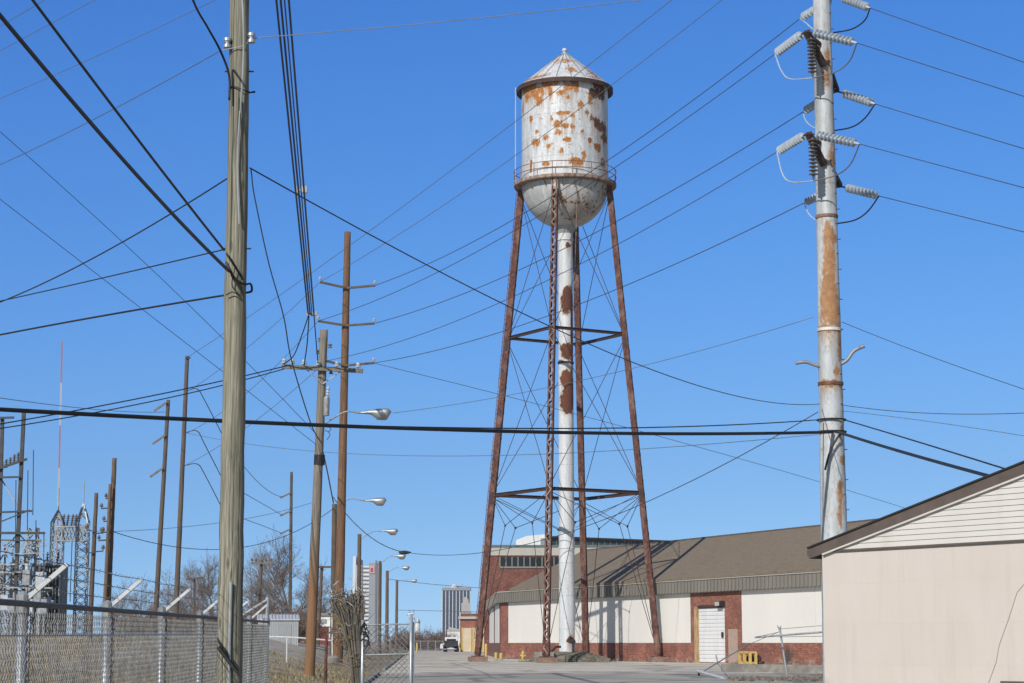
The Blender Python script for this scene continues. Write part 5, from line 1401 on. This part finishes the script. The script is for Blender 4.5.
# ------------------------------------------------------------------ far street end
gr = thing('red_garage', 'small flat roofed red brick garage with beige doors at the end of the lot', 'garage', (XG(460, 345), 345, 0))
x0 = XG(460, 345)
def gx(px): return XG(px, 345) - x0
def gzz(py): return P(470, py, 345).z
MB().box(0, gx(505), 0, 12, -.1, gzz(619)).build('wall', M['brick'], gr)
MB().box(-.3, gx(505) + .2, -.4, 12.2, gzz(619) + .002, gzz(616.5)).build('canopy', M['fascia_light'], gr)
MB().box(.1, gx(505), .1, 12, gzz(616.5) + .002, gzz(613.5)).build('parapet', M['brick_dark'], gr)
mdoor = mat('beige door paint', (.62, .52, .36), (.52, .43, .3), 1)
for a_, b_ in ((463, 471.5), (473.5, 481), (483, 491)):
    d_ = MB().box(gx(a_), gx(b_), -.08, -.002, .05, gzz(628)).build('garage_door', mdoor, gr)
    MB().box(gx(a_) - .25, gx(a_) - .02, -.12, -.003, 0, gzz(627.5)).build('door_frame', M['yellow'], d_)
# parked trailer truck
tk_ = thing('flatbed_truck', 'dark flatbed truck seen from behind parked left of the red garage', 'truck', (XG(450, 340), 340, 0))
mtruck = mat('dark truck steel', (.035, .035, .04), (.02, .02, .022), 2)
MB().box(-1.25, 1.25, 0, 6.5, .95, 1.25).build('bed', mtruck, tk_)
MB().box(-1.2, 1.2, 6.2, 6.4, 1.25, 1.9).build('headboard', mtruck, tk_)
for s in (-1, 1):
    MB().beam((s * .5, .1, .75), (s * .5, 8.5, .75), .2, .15).build('chassis_rail', mtruck, tk_)
    for y in (1.2, 2.6, 8.0):
        wl = MB().lathe([(.1, -.28), (.48, -.28), (.52, -.2), (.52, .2), (.48, .28), (.1, .28)], o=(s * .98, y, .52), n=20, axis=(1, 0, 0)).build('wheel', M['black'], tk_)
        MB().lathe([(.02, -.29), (.26, -.29), (.26, -.2), (.02, -.2)], o=(s * .98, y, .52), n=14, axis=(1, 0, 0)).build('rim', M['galv_dull'], wl)
    MB().box(s * .95 - .12, s * .95 + .12, -.06, -.002, .98, 1.14).build('tail_light', mat('dull red lens', (.2, .02, .02), (.15, .02, .02)) if s < 0 else bpy.data.materials['dull red lens'], tk_)
MB().box(-1.1, 1.1, 7.0, 9.0, .7, 2.5).build('cab', M['white'], tk_)
MB().box(-.8, .8, 6.96, 6.998, 1.6, 2.2).build('rear_window', M['glass_dark'], tk_)
MB().beam((-1.1, .05, .5), (1.1, .05, .5), .14, .1).build('bumper', M['galv_dull'], tk_)
vn = thing('white_van', 'white van parked beyond the dark flatbed truck', 'van', (XG(453, 385), 385, 0))
vb = MB().poly([(-1.9, 0, .45), (2.9, 0, .45), (2.9, 0, 2.25), (2.7, 0, 2.4), (-.7, 0, 2.4), (-1.5, 0, 1.55), (-2.4, 0, 1.3), (-2.5, 0, .45)], (0, 1.9, 0)); fixn(vb.build('body', M['white'], vn))
MB().poly([(-.75, -.01, 1.55), (.1, -.01, 1.55), (.1, -.01, 2.2), (-.65, -.01, 2.2), (-1.25, -.01, 1.6)], (0, -.02, 0)).build('side_window', M['glass_dark'], vn)
for x in (-1.5, 2.0):
    for y in (.02, 1.88): MB().lathe([(.1, -.11), (.33, -.11), (.36, 0), (.33, .11), (.1, .11)], o=(x, y, .36), n=18, axis=(0, 1, 0)).build('wheel', M['black'], vn)
# wire fence far at the street end
ff = thing('far_wire_fence', 'distant grey wire fence across the far end of the lot', 'fence', (XG(413, 332), 332, 0))
Lf = XG(443, 332) - XG(413, 332); m_ = MB()
for x in [i * Lf / 4 for i in range(5)]:
    MB().tube([(x, 0, -.1), (x, 0, 1.9)], .06, 6).build('post', M['galv'], ff)
chain(m_, (0, 0, 0), (1, 0, 0), Lf, .05, 1.75, .16, .016); m_.build('chain_link_mesh', M['wire_mesh'], ff)
MB().tube([(0, 0, 1.8), (Lf, 0, 1.8)], .05, 6).build('top_rail', M['galv_dull'], ff)
# shed and low red-white building left
shd = thing('metal_shed', 'pale grey corrugated metal shed below the bare trees', 'shed', (XG(298, 150), 150, gz(XG(280, 150), 150)), math.radians(7))
ws = XG(298, 150) - XG(258, 150); zt_ = P(280, 619.5, 150).z - shd.location.z
m_ = MB().box(-ws, 0, 0, 3, -.6, zt_ - .08)
for i in range(24): m_.box(-ws + .04 + i * ws / 24, -ws + .12 + i * ws / 24, -.04, -.002, -.4, zt_ - .1)
m_.build('corrugated_wall', panel_mat('grey corrugated steel', (.40, .43, .45), .3), shd)
m_ = MB().poly([(-ws - .1, -.15, zt_ - .06), (.1, -.15, zt_ - .06), (.1, 3.1, zt_ + .35), (-ws - .1, 3.1, zt_ + .35)], (0, 0, .06))
for i in range(13): m_.beam((-ws + i * ws / 12, -.1, zt_ + .03), (-ws + i * ws / 12, 3.1, zt_ + .45), .06, .05)
fixn(m_.build('roof', M['arm_pale'], shd))
MB().box(-ws * .48, -ws * .48 + .9, -.06, -.04, -.2, zt_ - .35).build('shed_door', mat('shed door grey', (.30, .32, .34), (.26, .28, .3)), shd)
rb = thing('low_red_building', 'low dark red building with a white upper band behind the grey pole', 'building', (XG(296, 190), 190, gz(XG(310, 190), 190)))
wr = XG(334, 190) - XG(296, 190); z1_ = P(310, 637, 190).z - rb.location.z
zb_ = P(310, 626.5, 190).z - rb.location.z; zt_ = P(310, 613, 190).z - rb.location.z
MB().box(0, wr, 0, 6, -1.2, zb_).build('wall', mat('dark red paint', (.20, .035, .03), (.14, .03, .026), 2), rb)
MB().box(-.05, wr + .05, -.1, 6.1, zb_ + .002, zt_ - .25).build('upper_band', M['white'], rb)
MB().box(-.3, wr + .3, -.3, 6.3, zt_ - .248, zt_).build('roof', M['fascia'], rb)
MB().box(wr * .86, wr * .98, -.06, -.002, zb_ - 1.1, zb_ - .1).build('door', M['white'], rb)
MB().box(wr * .05, wr * .8, -.13, -.102, zb_ + .25, zb_ + .7).build('grey_stripe', M['galv_dull'], rb)

# highrises
HY = 1500
hA = thing('white_highrise', 'white banded highrise with red sign beyond the street lamps', 'highrise', (XG(351.5, HY), HY, 0))
x0 = hA.location.x
def hx_(px): return XG(px, HY) - x0
def hz_(py): return P(370, py, HY).z
mgrey = panel_mat('highrise grey', (.30, .325, .35), .1, .01); mlight = panel_mat('highrise white', (.70, .72, .74), .05, .01); mdk = mat('highrise glass', (.17, .175, .185), (.14, .15, .16), .05, rough=.4)
MB().box(hx_(351.5), hx_(354.5), 4, 22, 0, hz_(556)).build('tower_slab', mlight, hA)
MB().box(hx_(354.5) + .02, hx_(359.5), 6, 24, 0, hz_(559)).build('tower_slab', mgrey, hA)
MB().box(hx_(355.5), hx_(368.5) - .02, 0, 5.9, 0, hz_(565)).build('wall', mdk, hA)
MB().box(hx_(368.5), hx_(379.5), -3, 18, 0, hz_(563)).build('wall', mgrey, hA)
MB().box(hx_(374.8), hx_(376.7), -3.6, -3.02, 0, hz_(560.5)).build('stair_shaft', mdk, hA)
for i in range(24):
    z = hz_(565.5) - i * 2.95
    MB().box(hx_(362.5), hx_(368.4), -.5, -.02, z - 1.6, z).build('floor_band', mlight, hA)
MB().box(hx_(355.5), hx_(357), -.6, -.02, 0, hz_(565)).build('tower_slab', mlight, hA)
for i in range(24):
    z = hz_(565.5) - i * 2.95
    MB().box(hx_(357.5), hx_(361.5), -.4, -.02, z - 1.3, z).build('floor_band', mgrey, hA)
MB().box(hx_(369.5), hx_(374.1), -3.7, -3.02, hz_(573.5), hz_(566)).build('sign_panel', mat('pale pink sign', (.62, .40, .40), (.58, .38, .38)), hA)
MB().box(hx_(370.2), hx_(372.4), -4.0, -3.72, hz_(572), hz_(568)).build('sign_mark', mat('sign red', (.5, .02, .035), (.45, .02, .03)), hA)
HY = 1700
hB = thing('dark_office_tower', 'dark glass office tower with white vertical ribs over the far trees', 'office tower', (XG(442, HY), HY, 0))
x0 = hB.location.x
hz2 = lambda py: P(455, py, HY).z
mB_ = mat('dark tower glass', (.055, .075, .105), (.045, .06, .085), .05, rough=.3)
W2 = hx2 = XG(470, HY) - x0
MB().box(0, W2, 0, W2, 0, hz2(590.5)).build('wall', mB_, hB)
MB().box(-.3, W2 + .3, -.6, W2 + .3, hz2(590.5) + .02, hz2(587.5)).build('crown_band', mgrey, hB)
for i in range(9):
    x = W2 * i / 8; MB().box(x - .3, x + .3, -.7, -.02, 0, hz2(591)).build('vertical_rib', mlight, hB)
MB().box(W2 * .35, W2 * .65, W2 * .3, W2 * .6, hz2(587.5) + .02, hz2(585.5)).build('rooftop_plant', mgrey, hB)
MB().lathe([(3, 0), (2.8, 1.5), (1.6, 2.7), (.05, 3.1)], o=(W2 * .42, W2 * .2, hz2(587.5)), n=16).build('rooftop_dome', mlight, hB)
MB().tube([(W2 * .7, W2 * .4, hz2(587.5)), (W2 * .7, W2 * .4, hz2(583.5))], .25, 5).build('antenna', mgrey, hB)
HY = 1450
hC = thing('stepped_stone_tower', 'pale stepped stone tower in front of the dark office tower', 'stone tower', (XG(465.5, HY), HY, 0))
mst = panel_mat('pale stone', (.46, .44, .42), .3, .05)
hz3 = lambda py: P(465, py, HY).z
for px, py, b_ in ((5.4, 612, 625), (4.2, 603, 612), (2.8, 599, 603), (1.6, 597, 599)):
    w_ = px * HY / F
    MB().box(-w_, w_, -w_, w_, 0 if py == 612 else hz3(b_) + .02, hz3(py)).build('tier', mst, hC)
m_ = MB()
for i in range(4):
    for j in range(12):
        x = -2.8 + i * 1.9
        m_.box(x - .5, x + .5, -5.4 * HY / F - .1, -5.4 * HY / F - .01, 3 + j * 1.8, 4 + j * 1.8)
m_.build('windows', mdk, hC)
# pale low buildings at the far end
for px0, px1, py, Y, lab in ((447, 461, 627, 800, 'pale industrial roofs behind the red garage'), (412, 441, 640.5, 900, 'long low pale shed beyond the far wire fence')):
    b_ = thing('far_building', lab, 'building', (XG(px0, Y), Y, 0))
    w_ = XG(px1, Y) - XG(px0, Y); h_ = P(450, py, Y).z
    MB().box(0, w_, 0, 15, -.1, h_ * .8).build('wall', mlight if px0 > 430 else M['fascia_light'], b_)
    fixn(MB().poly([(-.3, -.3, h_ * .8 + .01), (w_ * .2, -.3, h_), (w_ + .3, -.3, h_ * .85), (w_ + .3, -.3, h_ * .8 + .01)], (0, 15.5, 0)).build('roof', M['fascia_light'], b_))
stc = thing('white_stack', 'slim white chimney stack among the far trees right of the gate', 'chimney', (XG(417.5, 700), 700, 0))
MB().lathe([(1.0, 0), (.75, P(417, 624, 700).z), (.8, P(417, 623, 700).z)], n=14).build('shaft', M['white'], stc)
MB().lathe([(.85, 0), (.9, .5), (.6, 1.2)], o=(0, 0, P(417, 623, 700).z), n=14).build('cap', M['galv'], stc)

# ------------------------------------------------------------------ bare trees
def bare_tree(seed, h, spread=.55, levels=5, trunk_r=.2):
    r = random.Random(seed); tm, cm = MB(), MB()
    def grow(p, d, L, rad, lv):
        pts = [p]; q = p.copy(); dd_ = d.copy(); k = 3
        for i in range(k):
            dd_ = (dd_ + V((r.uniform(-1, 1), r.uniform(-1, 1), r.uniform(-.4, 1))) * .13).normalized()
            q = q + dd_ * L / k; pts.append(q.copy())
        (tm if lv == 0 else cm).tube(pts, [max(rad * q_, .008) for q_ in (1, .88, .76, .62)], 5 if lv < 2 else 3, cap=False)
        if lv >= levels: return
        nb = r.randint(3, 4) if lv < 3 else r.randint(2, 3)
        for i in range(nb):
            f = r.uniform(.35, 1.0) if lv else r.uniform(.3, 1)
            s = min(2, int(f * 3)); b = pts[s].lerp(pts[s + 1], f * 3 - s if s < 3 else 1)
            ax = V((r.uniform(-1, 1), r.uniform(-1, 1), r.uniform(-.25, .6))).normalized()
            nd = (dd_ * (1 - spread) + ax * spread).normalized()
            grow(b, nd, L * r.uniform(.55, .78), rad * r.uniform(.45, .6), lv + 1)
        grow(pts[-1], (dd_ + V((r.uniform(-.3, .3), r.uniform(-.3, .3), .2))).normalized(), L * .72, rad * .6, lv + 1)
    grow(V((0, 0, -.3)), V((r.uniform(-.06, .06), 0, 1)).normalized(), h * .33, trunk_r, 0)
    return tm, cm
mtw = mat('bare twigs', (.25, .21, .18), (.14, .115, .10), 2, rough=.95); mbr = mat('reddish twigs', (.23, .165, .125), (.13, .09, .07), 2, rough=.95)
protos = []
for i, (h, sp_r, lv, tr_, mm) in enumerate(((12, .55, 6, .20, mtw), (9, .62, 6, .15, mtw), (3.4, .72, 4, .06, mbr))):
    nm, ct_ = ('bare_tree', 'tree') if i < 2 else ('bare_bush', 'bush')
    t_ = thing(nm, 'x', ct_); tm, cm = bare_tree(20 + i, h, sp_r, lv, tr_)
    if i == 2:
        for k in range(6):
            t2, c2 = bare_tree(40 + k, h * R.uniform(.6, 1), .7, 4, .045)
            off = V((R.uniform(-1.2, 1.2), R.uniform(-1.2, 1.2), 0))
            for src in (t2, c2): cm.add([V(v) + off for v in src.v], src.f)
    tm.build('trunk' if i < 2 else 'stem', mm, t_); cm.build('crown', mm, t_); protos.append([t_, False])
def plant(i, px, Y, s, label, group, rz=None):
    x = XG(px, Y); loc = (x, Y, gz(x, Y) - .05); rz = R.uniform(0, 6.28) if rz is None else rz
    pr = protos[i]
    if not pr[1]:
        pr[1] = True; o_ = pr[0]; o_.location = loc; o_.rotation_euler = (0, 0, rz); o_.scale = (s,) * 3; tag(o_, label, group=group)
    else: o_ = dup(pr[0], loc, rz, label, group, s)
    return o_
TG = 'bare winter trees beyond the fence'
plant(0, 290, 200, .95, 'largest bare tree, behind the metal shed with a slim pole in its crown', TG)
plant(1, 272, 215, .95, 'bare tree left of the largest one behind the metal shed', TG)
plant(1, 308, 210, .9, 'bare tree just left of the grey pole', TG)
plant(1, 252, 190, .85, 'bare tree in the gap right beside the greenish pole', TG)
plant(0, 214, 210, .80, 'rounded bare tree directly left of the greenish pole', TG)
plant(1, 190, 215, .95, 'bare tree around the foot of the slim grey pole', TG)
plant(1, 168, 205, .85, 'bare tree between the feet of the two slim grey poles', TG)
plant(1, 140, 215, .8, 'bare tree right of the thick brown substation pole', TG)
plant(1, 120, 225, .8, 'low bare tree touching the thick brown substation pole', TG)
plant(1, 322, 230, .62, 'bare tree showing between the grey pole and the brown pole', TG)
BG = 'reddish bare bushes along the embankment'
bl = ['between the metal shed and the grey pole', 'behind the left half of the metal shed', 'behind the right half of the metal shed', 'beside the greenish pole', 'at the foot of the short crossarm pole']
k = 0
for px, Y, s in [(304, 165, 1.15), (270, 172, 1.3), (288, 172, 1.35), (250, 168, 1.1), (259, 176, 1.2)]:
    plant(2, px, Y, s, 'reddish bare bush ' + bl[k], BG); k += 1
for px, Y, s in [(222, 165, 1.0), (206, 168, 1.1), (192, 160, .9), (178, 166, 1.05), (164, 162, .95), (150, 166, 1.05), (134, 164, .9), (120, 168, .95), (240, 166, .95)]:
    plant(2, px, Y, s, 'reddish bare bush seen just above the top rail of the chain link fence', BG)
for px, Y, s in [(402, 420, 1.7), (412, 430, 1.9), (424, 440, 1.5), (434, 430, 1.7), (395, 410, 1.6), (408, 520, 2.4), (430, 520, 2.3), (444, 520, 2.1)]:
    plant(2, px, Y, s, 'distant bare bush at the far end of the street beyond the gate', 'distant bushes at the street end')

# dry grass
gm = MB(); rg = random.Random(3)
def blade(x, y, z, h, w_):
    a = rg.uniform(0, 6.28); c, s = math.cos(a), math.sin(a); l = rg.uniform(.1, .6) * h; b = rg.uniform(0, 6.28)
    n_ = len(gm.v)
    gm.v += [(x - c * w_, y - s * w_, z), (x + c * w_, y + s * w_, z), (x + l * math.cos(b), y + l * math.sin(b), z + h)]
    gm.f.append((n_, n_ + 1, n_ + 2))
def cl_(x, y): return .5 + .5 * math.sin(x * .7 + math.sin(y * .31) * 2) * math.sin(y * .43 + x * .2)
cnt = 0
while cnt < 15000:
    px = rg.uniform(-20, 368); Y = 26 + 80 * rg.random() ** .8
    x = XG(px, Y)
    if x > cx(Y) - .3 or rg.random() > .25 + .75 * cl_(x, Y): continue
    blade(x, Y, gz(x, Y), rg.uniform(.05, .2) * (.7 + .5 * cl_(x, Y)), .008 + Y * .00022); cnt += 1
def grass_mat():
    m, t, b = nt('dry grass'); n = noise(t, coords(t), .35, 4); n2 = noise(t, coords(t), 4, 3)
    col = mixc(t, ramp(t, n, [(.42, 0), (.62, 1)]), (.27, .22, .14), (.17, .16, .085))
    col = mixc(t, ramp(t, n2, [(.4, 0), (.7, .6)]), col, (.36, .29, .18))
    t.links.new(col, b.inputs['Base Color']); b.inputs['Roughness'].default_value = 1
    return m
tag(gm.build('dry_grass', grass_mat()), 'dry winter grass over the verge behind the fence', 'grass', kind='stuff')

# ------------------------------------------------------------------ haze
hm = bpy.data.materials.new('haze'); hm.use_nodes = True; ht = hm.node_tree; ht.nodes.clear()
ho = ht.nodes.new('ShaderNodeOutputMaterial'); hv = ht.nodes.new('ShaderNodeVolumePrincipled')
hv.inputs['Color'].default_value = (.80, .87, .95, 1); hv.inputs['Density'].default_value = .00018; hv.inputs['Anisotropy'].default_value = .3
ht.links.new(hv.outputs[0], ho.inputs['Volume'])
tag(MB().box(-1850, 1850, -70, 2650, -3, 240).build('haze', hm), kind='stuff')
